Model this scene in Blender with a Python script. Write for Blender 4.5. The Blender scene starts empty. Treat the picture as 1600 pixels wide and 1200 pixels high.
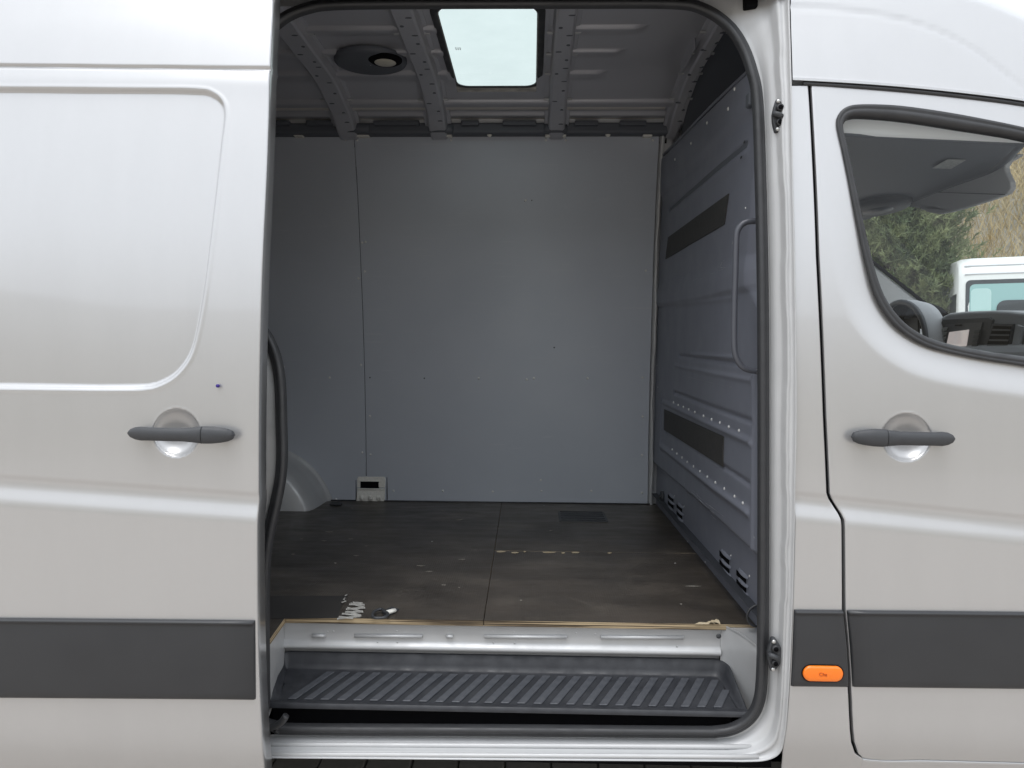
import bpy, bmesh, math, random
import numpy as np
from mathutils import Vector, Matrix

random.seed(7)
rng = np.random.default_rng(7)
sc = bpy.context.scene
COL = sc.collection
R_ = math.radians

# ------------------------------------------------------------------ camera
F = 1120.0                                   # focal length in pixels of the 1600 px wide photograph
CAM = Vector((0.0, -1.8, 1.438))
ROT = (Matrix.Rotation(R_(1.534), 3, 'Z') @ Matrix.Rotation(R_(90 - 2.556), 3, 'X')
       @ Matrix.Rotation(R_(0.37), 3, 'Z'))
cam = bpy.data.cameras.new('camera')
cam.sensor_width = 36.0
cam.lens = 36.0 * F / 1600.0
cam.clip_start = 0.05
cam.clip_end = 2000
camo = bpy.data.objects.new('camera', cam)
camo.matrix_world = Matrix.Translation(CAM) @ ROT.to_4x4()
COL.objects.link(camo)
sc.camera = camo

# ------------------------------------------------------------------ sky, sun, exposure
SUN_EL, SUN_AZ = R_(70), R_(205)             # soft overcast sun, high behind the photographer
w = bpy.data.worlds.new('World')
sc.world = w
w.use_nodes = True
nt = w.node_tree
bg = nt.nodes['Background']
sky = nt.nodes.new('ShaderNodeTexSky')
sky.sky_type = 'NISHITA'
sky.sun_disc = False
sky.sun_elevation = SUN_EL
sky.sun_rotation = SUN_AZ
sky.dust_density = 4.0
hs = nt.nodes.new('ShaderNodeHueSaturation')     # cloud cover takes the blue out
hs.inputs['Saturation'].default_value = 0.10
nt.links.new(sky.outputs[0], hs.inputs['Color'])
mx = nt.nodes.new('ShaderNodeMix')
mx.data_type = 'RGBA'
mx.inputs['Factor'].default_value = 0.72
mx.inputs['B'].default_value = (9.25, 9.8, 10.55, 1)
nt.links.new(hs.outputs[0], mx.inputs['A'])
nt.links.new(mx.outputs['Result'], bg.inputs['Color'])
bg.inputs['Strength'].default_value = 0.105
sd = bpy.data.lights.new('sun', 'SUN')
sd.energy = 0.7
sd.angle = R_(30)
sd.color = (1.0, 0.98, 0.96)
so = bpy.data.objects.new('sun', sd)
so.rotation_euler = Vector((-math.sin(SUN_AZ) * math.cos(SUN_EL), -math.cos(SUN_AZ) * math.cos(SUN_EL),
                            -math.sin(SUN_EL))).to_track_quat('-Z', 'Y').to_euler()
COL.objects.link(so)
sc.view_settings.view_transform = 'Standard'
sc.view_settings.look = 'None'
sc.view_settings.gamma = 1.0
sc.view_settings.exposure = 0.80
sc.render.engine = 'CYCLES'
sc.cycles.max_bounces = 12
sc.cycles.diffuse_bounces = 6
sc.cycles.transparent_max_bounces = 12
sc.cycles.use_denoising = True

# ------------------------------------------------------------------ helpers: places
def ray(px, py):
    return ROT @ Vector(((px - 800) / F, (600 - py) / F, -1.0))

def P(px, py, X=None, Y=None, Z=None):
    """the point of the place that stands at a given X, Y or Z along a line of sight"""
    d = ray(px, py)
    if Y is not None: t = (Y - CAM.y) / d.y
    elif X is not None: t = (X - CAM.x) / d.x
    else: t = (Z - CAM.z) / d.z
    return CAM + d * t

class Curve:
    """smooth interpolation through control points"""
    def __init__(s, pts):
        s.x = np.array([p[0] for p in pts], float); s.y = np.array([p[1] for p in pts], float)
        h = np.diff(s.x); dl = np.diff(s.y) / h
        m = np.zeros(len(s.x)); m[0], m[-1] = dl[0], dl[-1]
        for i in range(1, len(m) - 1):
            m[i] = 0 if dl[i-1] * dl[i] < 0 else (dl[i-1] * h[i] + dl[i] * h[i-1]) / (h[i-1] + h[i])
        s.m = m
    def __call__(s, q):
        q = np.asarray(q, float)
        i = np.clip(np.searchsorted(s.x, q) - 1, 0, len(s.x) - 2)
        h = s.x[i+1] - s.x[i]; t = np.clip((q - s.x[i]) / h, -3, 4)
        out = (q < s.x[0]); over = (q > s.x[-1])
        tc = np.clip(t, 0, 1)
        r = ((2*tc**3 - 3*tc**2 + 1) * s.y[i] + (tc**3 - 2*tc**2 + tc) * h * s.m[i]
             + (-2*tc**3 + 3*tc**2) * s.y[i+1] + (tc**3 - tc**2) * h * s.m[i+1])
        r = np.where(out, s.y[0] + (q - s.x[0]) * s.m[0], r)
        return np.where(over, s.y[-1] + (q - s.x[-1]) * s.m[-1], r)

# outer skin of the van: how far it leans in at each height
SKIN = Curve([(.25, .07), (.36, .03), (.44, .007), (.55, 0), (.75, 0), (.98, .002), (1.25, .010), (1.5, .027),
              (1.75, .052), (2.0, .090), (2.15, .120), (2.3, .158), (2.45, .21), (2.6, .30)])

def on(px, py, off=0.0, skin=SKIN):
    Y = off
    for _ in range(12):
        p = P(px, py, Y=Y)
        Y = float(skin(p.z)) + off
    return P(px, py, Y=Y)

def poly_on(pts, off=0.0):
    return np.array([[p.x, p.z] for p in (on(a, b, off) for a, b in pts)])

def spline(pts, n=8, closed=False):
    """Catmull-Rom through points (any dimension)"""
    p = np.array([tuple(q) for q in pts], float); N = len(p); out = []
    rngi = range(N if closed else N - 1)
    for i in rngi:
        a = p[(i-1) % N] if closed or i > 0 else 2*p[0] - p[1]
        b, c = p[i], p[(i+1) % N]
        d = p[(i+2) % N] if closed or i + 2 < N else 2*p[-1] - p[-2]
        for k in range(n):
            t = k / n
            out.append(.5 * ((2*b) + (-a + c)*t + (2*a - 5*b + 4*c - d)*t*t + (-a + 3*b - 3*c + d)*t**3))
    if not closed: out.append(p[-1])
    return np.array(out)

def seg_dist(x, z, line):
    """distance from grid points to a polyline"""
    best = np.full(x.shape, 1e9)
    for (ax, az), (bx, bz) in zip(line[:-1], line[1:]):
        dx, dz = bx - ax, bz - az; L = dx*dx + dz*dz + 1e-12
        t = np.clip(((x - ax)*dx + (z - az)*dz) / L, 0, 1)
        best = np.minimum(best, (x - ax - t*dx)**2 + (z - az - t*dz)**2)
    return np.sqrt(best)

def inside(x, z, poly):
    r = np.zeros(x.shape, bool); n = len(poly)
    for i in range(n):
        ax, az = poly[i]; bx, bz = poly[(i+1) % n]
        c = ((az > z) != (bz > z)) & (x < (bx - ax) * (z - az) / (bz - az + 1e-15) + ax)
        r ^= c
    return r

def sdf(x, z, poly):
    d = seg_dist(x, z, np.vstack([poly, poly[:1]]))
    return np.where(inside(x, z, poly), -d, d)

def ss(a, b, x):
    t = np.clip((x - a) / (b - a), 0, 1)
    return t*t*(3 - 2*t)

# ------------------------------------------------------------------ helpers: materials
MATS = {}
def _n(nt, t, **kw):
    n = nt.nodes.new(t)
    for k, v in kw.items(): setattr(n, k, v)
    return n

def mat(name, col, rough=.5, metal=0., coat=0., spec=.5, noise=None, bump=None, rnoise=None, emit=None, film=None):
    """noise = (scale, amount, colour2, stretch), bump = (scale, strength), rnoise = (scale, lo, hi)"""
    m = bpy.data.materials.new(name); m.use_nodes = True
    t = m.node_tree; b = t.nodes['Principled BSDF']
    b.inputs['Base Color'].default_value = (*col, 1); b.inputs['Roughness'].default_value = rough
    b.inputs['Metallic'].default_value = metal; b.inputs['Coat Weight'].default_value = coat
    b.inputs['Coat Roughness'].default_value = .06; b.inputs['Specular IOR Level'].default_value = spec
    tc = _n(t, 'ShaderNodeTexCoord')
    def noi(scale, stretch=(1, 1, 1), detail=5):
        mp = _n(t, 'ShaderNodeMapping'); mp.inputs['Scale'].default_value = stretch
        t.links.new(tc.outputs['Object'], mp.inputs['Vector'])
        n = _n(t, 'ShaderNodeTexNoise'); n.inputs['Scale'].default_value = scale; n.inputs['Detail'].default_value = detail
        t.links.new(mp.outputs[0], n.inputs['Vector']); return n
    if noise:
        n = noi(noise[0], noise[3] if len(noise) > 3 else (1, 1, 1))
        r = _n(t, 'ShaderNodeValToRGB')
        r.color_ramp.elements[0].position = .5 - noise[1] / 2; r.color_ramp.elements[1].position = .5 + noise[1] / 2
        r.color_ramp.elements[0].color = (*col, 1); r.color_ramp.elements[1].color = (*noise[2], 1)
        t.links.new(n.outputs['Fac'], r.inputs[0]); t.links.new(r.outputs[0], b.inputs['Base Color'])
    if film:
        n = noi(film[0], film[2], 8); r = _n(t, 'ShaderNodeMapRange'); r.inputs[1].default_value = .35; r.inputs[2].default_value = .7
        r.inputs[3].default_value = 1.0; r.inputs[4].default_value = 1 - film[1]; t.links.new(n.outputs['Fac'], r.inputs[0])
        x = _n(t, 'ShaderNodeMix', data_type='RGBA', blend_type='MULTIPLY'); x.inputs['Factor'].default_value = 1
        src = b.inputs['Base Color'].links[0].from_socket; t.links.new(src, x.inputs['A']); t.links.new(r.outputs[0], x.inputs['B'])
        t.links.new(x.outputs['Result'], b.inputs['Base Color'])
    if rnoise:
        n = noi(rnoise[0]); r = _n(t, 'ShaderNodeMapRange')
        r.inputs[1].default_value = .3; r.inputs[2].default_value = .7
        r.inputs[3].default_value = rnoise[1]; r.inputs[4].default_value = rnoise[2]
        t.links.new(n.outputs['Fac'], r.inputs[0]); t.links.new(r.outputs[0], b.inputs['Roughness'])
    if bump:
        n = noi(bump[0], bump[2] if len(bump) > 2 else (1, 1, 1)); bp = _n(t, 'ShaderNodeBump')
        bp.inputs['Strength'].default_value = bump[1]; bp.inputs['Distance'].default_value = .002
        t.links.new(n.outputs['Fac'], bp.inputs['Height']); t.links.new(bp.outputs[0], b.inputs['Normal'])
    if emit:
        b.inputs['Emission Color'].default_value = (*emit[0], 1); b.inputs['Emission Strength'].default_value = emit[1]
    MATS[name] = m
    return m

def glass_mat(name, tint, refl=.5, grime=False):
    m = bpy.data.materials.new(name); m.use_nodes = True; t = m.node_tree
    t.nodes.remove(t.nodes['Principled BSDF']); out = t.nodes['Material Output']
    tr = _n(t, 'ShaderNodeBsdfTransparent'); tr.inputs[0].default_value = (*tint, 1)
    gl = _n(t, 'ShaderNodeBsdfGlossy'); gl.inputs['Roughness'].default_value = .02
    lw = _n(t, 'ShaderNodeLayerWeight'); lw.inputs[0].default_value = .5          # Schlick reflectance of a thin pane
    pw = _n(t, 'ShaderNodeMath', operation='POWER'); pw.inputs[1].default_value = 5
    t.links.new(lw.outputs['Facing'], pw.inputs[0])
    mu = _n(t, 'ShaderNodeMath', operation='MULTIPLY_ADD'); mu.inputs[1].default_value = .9*refl; mu.inputs[2].default_value = .08*refl
    t.links.new(pw.outputs[0], mu.inputs[0])
    ms = _n(t, 'ShaderNodeMixShader')
    t.links.new(mu.outputs[0], ms.inputs[0]); t.links.new(tr.outputs[0], ms.inputs[1]); t.links.new(gl.outputs[0], ms.inputs[2])
    t.links.new(ms.outputs[0], out.inputs['Surface'])
    if grime:                                  # dust film on the outside of the pane
        tc = _n(t, 'ShaderNodeTexCoord'); n = _n(t, 'ShaderNodeTexNoise'); n.inputs['Scale'].default_value = 7; n.inputs['Detail'].default_value = 8
        t.links.new(tc.outputs['Object'], n.inputs['Vector']); r = _n(t, 'ShaderNodeValToRGB'); e = r.color_ramp.elements
        e[0].position, e[1].position = .3, .72; e[0].color = (*tint, 1); e[1].color = (tint[0]*.94, tint[1]*.945, tint[2]*.945, 1)
        t.links.new(n.outputs['Fac'], r.inputs[0]); t.links.new(r.outputs[0], tr.inputs[0])
    MATS[name] = m
    return m

mat('silver', (.508, .509, .513), .31, .62, coat=1.0, noise=(60, .9, (.52, .521, .525)), bump=(2.2, .04), film=(5, .022, (3, 3, .5)))
mat('jamb_paint', (.53, .535, .54), .5, .12, coat=.25, noise=(14, .6, (.49, .495, .50)), rnoise=(25, .42, .6), bump=(60, .05))
mat('silver_in', (.50, .51, .52), .42, .30, coat=.2, noise=(9, .5, (.44, .445, .45)), rnoise=(20, .35, .55))
mat('handle_paint', (.085, .09, .108), .42, .0, coat=.1)
mat('grey_paint', (.180, .190, .228), .46, .0, coat=.08, noise=(3, .9, (.168, .178, .214)), rnoise=(9, .42, .52), bump=(160, .05))
mat('roof_paint', (.475, .48, .515), .40, .4, noise=(4, .6, (.445, .45, .485)), bump=(90, .03))
mat('lining', (.50, .515, .545), .6, .0, noise=(2.2, .8, (.465, .48, .51)), rnoise=(6, .45, .65), bump=(220, .04))
mat('plastic', (.040, .043, .048), .5, noise=(40, .6, (.048, .050, .055)), bump=(900, .12), rnoise=(14, .42, .6))
mat('moulding', (.024, .0255, .029), .42, noise=(6, .6, (.034, .0355, .039)), bump=(1200, .05), rnoise=(8, .30, .42))
mat('rubber', (.028, .029, .032), .55, noise=(30, .6, (.038, .039, .042)), bump=(300, .08), rnoise=(18, .4, .65))
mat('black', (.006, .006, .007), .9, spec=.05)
mat('tray', (.013, .0145, .019), .48, noise=(25, .7, (.036, .038, .044)), bump=(500, .12), rnoise=(30, .35, .65))
mat('tray_worn', (.044, .048, .058), .46, noise=(55, .5, (.08, .084, .094)), bump=(500, .12), rnoise=(30, .35, .6))
mat('steel', (.55, .55, .54), .35, .9, rnoise=(60, .25, .5))
mat('strip_paint', (.72, .69, .65), .45, .1)
mat('pillar_grey', (.30, .305, .31), .45, .3, noise=(11, .6, (.22, .225, .23)))
mat('zinc', (.80, .79, .74), .55, .0, noise=(120, .6, (.62, .61, .57)), bump=(150, .3))
mat('orange', (.95, .20, .004), .25, coat=.6)
mat('orange_dark', (.42, .06, .002), .4)
mat('white_print', (.55, .54, .50), .7, noise=(120, .5, (.30, .29, .27)))
mat('fleck', (.34, .32, .28), .8, noise=(200, .5, (.15, .14, .12)))
mat('lens', (.55, .53, .45), .4, coat=.4)
mat('trim_light', (.78, .79, .82), .7)
mat('trim_dark', (.095, .104, .122), .55, bump=(700, .1))
mat('dash', (.035, .038, .045), .55, bump=(900, .15))
mat('dash_grey', (.30, .305, .32), .55, bump=(800, .1))
mat('pillar_trim', (.42, .42, .42), .7, bump=(500, .08))
mat('button', (.06, .065, .075), .45)
mat('screen', (.35, .33, .33), .12, coat=.6, noise=(14, .2, (.45, .36, .33)), emit=((.75, .66, .64), .28))  # weak glow stands in for daylight reflected off the screen
mat('sticker', (.42, .43, .42), .6, noise=(160, .3, (.25, .26, .26)))
mat('glass_print', (.62, .68, .68), .6)
mat('chip', (.60, .52, .38), .8, noise=(90, .5, (.42, .33, .2)))
mat('white_van', (.78, .78, .76), .35, coat=.5)
mat('van_dark', (.055, .06, .065), .3)
mat('teal_glass', (.30, .50, .49), .1, coat=.4)
mat('teal_pale', (.48, .68, .66), .3)
mat('blue_dot', (.03, .01, .20), .5)
glass_mat('glass', (.90, .93, .93), .35)
glass_mat('sky_glass', (.60, .672, .632), .6, grime=True)

def lining_mat():
    m = bpy.data.materials.new('lining'); m.use_nodes = True; t = m.node_tree
    b = t.nodes['Principled BSDF']; tc = _n(t, 'ShaderNodeTexCoord')
    def lay(scale, st, p0, p1, a, detail=6):
        mp = _n(t, 'ShaderNodeMapping'); mp.inputs['Scale'].default_value = st; t.links.new(tc.outputs['Object'], mp.inputs['Vector'])
        n = _n(t, 'ShaderNodeTexNoise'); n.inputs['Scale'].default_value = scale; n.inputs['Detail'].default_value = detail
        t.links.new(mp.outputs[0], n.inputs['Vector'])
        r = _n(t, 'ShaderNodeMapRange'); r.inputs[1].default_value = p0; r.inputs[2].default_value = p1; r.inputs[3].default_value = 0; r.inputs[4].default_value = a
        t.links.new(n.outputs['Fac'], r.inputs[0]); return r.outputs[0]
    def mixc(f, a, c):
        x = _n(t, 'ShaderNodeMix', data_type='RGBA'); t.links.new(f, x.inputs['Factor'])
        if isinstance(a, tuple): x.inputs['A'].default_value = (*a, 1)
        else: t.links.new(a, x.inputs['A'])
        x.inputs['B'].default_value = (*c, 1); return x.outputs['Result']
    c = mixc(lay(1.6, (1, 1, 1), .35, .65, 1.0), (.455, .485, .54), (.42, .45, .505))
    c = mixc(lay(7, (.6, 1, 9), .64, .72, .35), c, (.52, .54, .575))          # rubbed streaks
    c = mixc(lay(60, (1, 1, 3), .74, .78, .5), c, (.26, .27, .29))             # small knocks
    t.links.new(c, b.inputs['Base Color'])
    t.links.new(lay(5, (1, 1, 2), .3, .7, .2), b.inputs['Roughness'])
    ad = _n(t, 'ShaderNodeMath', operation='ADD'); ad.inputs[1].default_value = .45
    t.links.new(b.inputs['Roughness'].links[0].from_socket, ad.inputs[0]); t.links.new(ad.outputs[0], b.inputs['Roughness'])
    MATS['lining'] = m
lining_mat()

def plywood_mat():
    m = bpy.data.materials.new('plywood_film'); m.use_nodes = True; t = m.node_tree
    b = t.nodes['Principled BSDF']; tc = _n(t, 'ShaderNodeTexCoord')
    def noi(scale, st, detail=6, rough=.6):
        mp = _n(t, 'ShaderNodeMapping'); mp.inputs['Scale'].default_value = st
        t.links.new(tc.outputs['Object'], mp.inputs['Vector'])
        n = _n(t, 'ShaderNodeTexNoise'); n.inputs['Scale'].default_value = scale
        n.inputs['Detail'].default_value = detail; n.inputs['Roughness'].default_value = rough
        t.links.new(mp.outputs[0], n.inputs['Vector']); return n
    def ramp(src, p0, p1, c0, c1):
        r = _n(t, 'ShaderNodeValToRGB'); e = r.color_ramp.elements
        e[0].position, e[1].position, e[0].color, e[1].color = p0, p1, (*c0, 1), (*c1, 1)
        t.links.new(src, r.inputs[0]); return r
    def mixc(f, a, c):
        x = _n(t, 'ShaderNodeMix', data_type='RGBA'); t.links.new(f, x.inputs['Factor'])
        if isinstance(a, tuple): x.inputs['A'].default_value = (*a, 1)
        else: t.links.new(a, x.inputs['A'])
        x.inputs['B'].default_value = (*c, 1); return x.outputs['Result']
    base = ramp(noi(2.4, (1, 1.8, 1)).outputs['Fac'], .35, .68, (.040, .034, .028), (.074, .062, .051)).outputs[0]
    dust = ramp(noi(3.2, (1, 1.7, 1), 9, .72).outputs['Fac'], .50, .78, (0, 0, 0), (.65, .65, .65))
    c = mixc(dust.outputs[0], base, (.150, .130, .106))
    scr = ramp(noi(14, (.5, 9, 1), 5, .8).outputs['Fac'], .66, .76, (0, 0, 0), (.35, .35, .35))
    c = mixc(scr.outputs[0], c, (.17, .155, .135))
    spk = ramp(noi(95, (1, 2.2, 1), 2, .5).outputs['Fac'], .785, .80, (0, 0, 0), (1, 1, 1))
    c = mixc(spk.outputs[0], c, (.42, .39, .34))
    t.links.new(c, b.inputs['Base Color'])
    rr = ramp(noi(6, (1, 3, 1)).outputs['Fac'], .3, .7, (.28,)*3, (.48,)*3)
    t.links.new(rr.outputs[0], b.inputs['Roughness'])
    # anti-slip mesh pressed into the film
    wv = []
    for ax in ('X', 'Y'):
        v = _n(t, 'ShaderNodeTexWave', bands_direction=ax); v.inputs['Scale'].default_value = 42
        t.links.new(tc.outputs['Object'], v.inputs['Vector']); wv.append(v)
    mu = _n(t, 'ShaderNodeMath', operation='MULTIPLY')
    t.links.new(wv[0].outputs['Fac'], mu.inputs[0]); t.links.new(wv[1].outputs['Fac'], mu.inputs[1])
    bp = _n(t, 'ShaderNodeBump'); bp.inputs['Strength'].default_value = .30; bp.inputs['Distance'].default_value = .0012
    t.links.new(mu.outputs[0], bp.inputs['Height']); t.links.new(bp.outputs[0], b.inputs['Normal'])
    MATS['plywood'] = m
plywood_mat()

def ply_edge_mat():
    m = bpy.data.materials.new('plywood_edge'); m.use_nodes = True; t = m.node_tree
    b = t.nodes['Principled BSDF']; tc = _n(t, 'ShaderNodeTexCoord')
    mp = _n(t, 'ShaderNodeMapping'); mp.inputs['Scale'].default_value = (3, 3, 260)
    t.links.new(tc.outputs['Object'], mp.inputs['Vector'])
    n = _n(t, 'ShaderNodeTexNoise'); n.inputs['Scale'].default_value = 1.0; n.inputs['Detail'].default_value = 5
    t.links.new(mp.outputs[0], n.inputs['Vector'])
    r = _n(t, 'ShaderNodeValToRGB'); e = r.color_ramp.elements
    e[0].position, e[1].position, e[0].color, e[1].color = .42, .58, (.05, .035, .022, 1), (.46, .36, .225, 1)
    t.links.new(n.outputs['Fac'], r.inputs[0]); t.links.new(r.outputs[0], b.inputs['Base Color'])
    b.inputs['Roughness'].default_value = .85
    MATS['ply_edge'] = m
ply_edge_mat()

# ------------------------------------------------------------------ helpers: meshes
def add(name, verts, faces, m, parent=None, smooth=False, kind=None):
    me = bpy.data.meshes.new(name)
    me.from_pydata([tuple(v) for v in verts], [], faces)
    if smooth: me.shade_smooth()
    if m: me.materials.append(MATS[m])
    me.update()
    o = bpy.data.objects.new(name, me); COL.objects.link(o)
    if parent is not None: o.parent = parent
    if kind: o['kind'] = kind
    return o

def copy(src, loc=(0, 0, 0), parent=None, rot=None, scale=None):
    o = src.copy(); COL.objects.link(o); o.location = loc
    if rot is not None: o.rotation_euler = rot
    if scale is not None: o.scale = scale
    o.parent = parent if parent is not None else src.parent
    return o

def empty(name, loc=(0, 0, 0), rz=0, label=None, cat=None, group=None):
    o = bpy.data.objects.new(name, None); COL.objects.link(o); o.location = loc; o.rotation_euler.z = rz
    if label: o['label'] = label
    if cat: o['category'] = cat
    if group: o['group'] = group
    return o

def sheet(name, G, m, parent=None, keep=None, smooth=True, closed=False):
    """a grid of points (rows, columns, 3) as one surface"""
    G = np.asarray(G, float); r, c = G.shape[:2]
    idx = np.arange(r*c).reshape(r, c)
    if closed: idx = np.vstack([idx, idx[:1]])
    q = np.stack([idx[:-1, :-1], idx[:-1, 1:], idx[1:, 1:], idx[1:, :-1]], -1)
    if keep is not None: q = q[keep]
    q = q.reshape(-1, 4)
    v = G.reshape(-1, 3)
    used = np.unique(q); re = np.zeros(len(v), int); re[used] = np.arange(len(used))
    v = v[used]; q = re[q]
    me = bpy.data.meshes.new(name)
    me.vertices.add(len(v)); me.vertices.foreach_set('co', v.astype(np.float32).ravel())
    me.loops.add(q.size); me.loops.foreach_set('vertex_index', q.astype(np.int32).ravel())
    me.polygons.add(len(q)); me.polygons.foreach_set('loop_start', np.arange(0, q.size, 4, dtype=np.int32))
    me.polygons.foreach_set('use_smooth', np.full(len(q), smooth))
    me.update(calc_edges=True); me.validate()
    me.materials.append(MATS[m])
    o = bpy.data.objects.new(name, me); COL.objects.link(o)
    if parent is not None: o.parent = parent
    return o

def tube_arrays(path, prof, closed=False, up=(0, 1, 0)):
    """sweep a closed 2-D profile (list of (a, b) offsets) along a path; a lies across, b along the reference direction"""
    p = np.asarray([tuple(q) for q in path], float); n = len(p)
    if closed: t = np.roll(p, -1, 0) - np.roll(p, 1, 0)
    else: t = np.gradient(p, axis=0)
    t /= np.linalg.norm(t, axis=1)[:, None] + 1e-12
    u = np.tile(np.asarray(up, float), (n, 1))
    a = np.cross(u, t); a /= np.linalg.norm(a, axis=1)[:, None] + 1e-12
    b = np.cross(t, a)
    pr = np.asarray(prof, float)
    G = p[:, None, :] + a[:, None, :] * pr[None, :, :1] + b[:, None, :] * pr[None, :, 1:2]
    return np.concatenate([G, G[:, :1]], 1)

def circ(r, n=12, ry=None):
    ry = ry or r
    return [(r*math.cos(2*math.pi*k/n), ry*math.sin(2*math.pi*k/n)) for k in range(n)]

def tube(name, path, r, m, parent=None, n=10, closed=False, up=(0, 1, 0), ry=None, prof=None, caps=True):
    G = tube_arrays(path, prof or circ(r, n, ry), closed, up)
    if caps and not closed:
        s = G[:1] * 0 + G[0].mean(0); e = G[:1] * 0 + G[-1].mean(0)
        G = np.concatenate([s, G, e], 0)
    return sheet(name, G, m, parent, closed=closed)

def bevel_obj(o, w, seg=2):
    bm = bmesh.new(); bm.from_mesh(o.data)
    bmesh.ops.recalc_face_normals(bm, faces=bm.faces)
    bmesh.ops.bevel(bm, geom=[e for e in bm.edges if len(e.link_faces) == 2 and e.calc_face_angle(0) > .5],
                    offset=w, segments=seg, affect='EDGES', profile=.5, clamp_overlap=True)
    bm.to_mesh(o.data); bm.free()
    return o

def box(name, a, b, m, parent=None, bev=0, seg=2):
    x0, y0, z0 = (min(p, q) for p, q in zip(a, b)); x1, y1, z1 = (max(p, q) for p, q in zip(a, b))
    v = [(x0,y0,z0),(x1,y0,z0),(x1,y1,z0),(x0,y1,z0),(x0,y0,z1),(x1,y0,z1),(x1,y1,z1),(x0,y1,z1)]
    f = [(0,3,2,1),(4,5,6,7),(0,1,5,4),(1,2,6,5),(2,3,7,6),(3,0,4,7)]
    o = add(name, v, f, m, parent)
    if bev: bevel_obj(o, bev, seg)
    return o

def prism(name, front, vec, m, parent=None, bev=0, seg=2, smooth=False):
    """a polygon (list of 3-D points) given thickness along vec"""
    n = len(front); vec = Vector(vec)
    v = [Vector(p) for p in front] + [Vector(p) + vec for p in front]
    f = [tuple(range(n))[::-1], tuple(range(n, 2*n))] + [(i, (i+1) % n, n + (i+1) % n, n + i) for i in range(n)]
    o = add(name, v, f, m, parent)
    bm = bmesh.new(); bm.from_mesh(o.data); bmesh.ops.recalc_face_normals(bm, faces=bm.faces); bm.to_mesh(o.data); bm.free()
    if bev: bevel_obj(o, bev, seg)
    if smooth: o.data.shade_smooth()
    return o

def dome_mesh(name, r, h, m, n=10, rings=3):
    """a small pan-head screw or rivet pointing along -Y"""
    v, f = [], []
    for k in range(rings + 1):
        a = k / rings * math.pi / 2
        for j in range(n):
            q = 2*math.pi*j/n
            v.append((r*math.cos(a)*math.cos(q) if k < rings else 0.0003*math.cos(q), -h*math.sin(a),
                      r*math.cos(a)*math.sin(q) if k < rings else 0.0003*math.sin(q)))
    for k in range(rings):
        for j in range(n):
            f.append((k*n + j, k*n + (j+1) % n, (k+1)*n + (j+1) % n, (k+1)*n + j))
    f.append(tuple(rings*n + j for j in range(n)))
    me = bpy.data.meshes.new(name); me.from_pydata(v, [], f); me.shade_smooth(); me.materials.append(MATS[m])
    return me

def place(name, me, loc, parent, rot=(0, 0, 0), sc_=1.0):
    o = bpy.data.objects.new(name, me); COL.objects.link(o); o.location = loc; o.rotation_euler = rot
    o.scale = (sc_,)*3 if isinstance(sc_, (int, float)) else sc_
    o.parent = parent
    return o

# ================================================================== THE GROUND AND HILLS
def ground():
    m = bpy.data.materials.new('paving_ground'); m.use_nodes = True; t = m.node_tree
    b = t.nodes['Principled BSDF']; tc = _n(t, 'ShaderNodeTexCoord')
    br = _n(t, 'ShaderNodeTexBrick'); br.inputs['Scale'].default_value = 3.1
    br.inputs['Color1'].default_value = (.46, .415, .37, 1); br.inputs['Color2'].default_value = (.415, .375, .334, 1)
    br.inputs['Mortar'].default_value = (.27, .25, .225, 1); br.inputs['Mortar Size'].default_value = .012
    t.links.new(tc.outputs['Object'], br.inputs['Vector'])
    t.links.new(br.outputs['Color'], b.inputs['Base Color']); b.inputs['Roughness'].default_value = .9
    MATS['ground'] = m
    n = 40; v = [(0, 0, -.02)]; f = []
    for k, r in enumerate((3, 12, 40, 120, 400)):
        for j in range(n): v.append((r*math.cos(2*math.pi*j/n), r*math.sin(2*math.pi*j/n), -.02))
    for j in range(n): f.append((0, 1 + j, 1 + (j+1) % n))
    for k in range(4):
        for j in range(n):
            a, c = 1 + k*n, 1 + (k+1)*n; f.append((a + j, c + j, c + (j+1) % n, a + (j+1) % n))
    g = add('ground', v, f, 'ground', kind='structure')
    mat('paver', (.25, .235, .21), .9, noise=(30, .6, (.20, .19, .17)), bump=(90, .4))
    pm = box('paver', (-.078, -.078, -.06), (.078, .078, 0), 'paver', g, bev=.006)
    first = True
    for i in range(-9, 8):
        for j in range(6):
            loc = (i*.162 + (.081 if j % 2 else 0), .30 + j*.162, random.uniform(.0, .004))
            if first: pm.location = loc; first = False
            else: copy(pm, loc, g)
ground()

def ridge(a):
    d = (a - 1.0 + math.pi) % (2*math.pi) - math.pi
    return 11.5 + 3.2*math.exp(-(d/.75)**2) + .5*math.sin(3*a + 1) + .4*math.sin(7*a)  # unseen stretch behind the camera is raised to reflect in the paint

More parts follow.
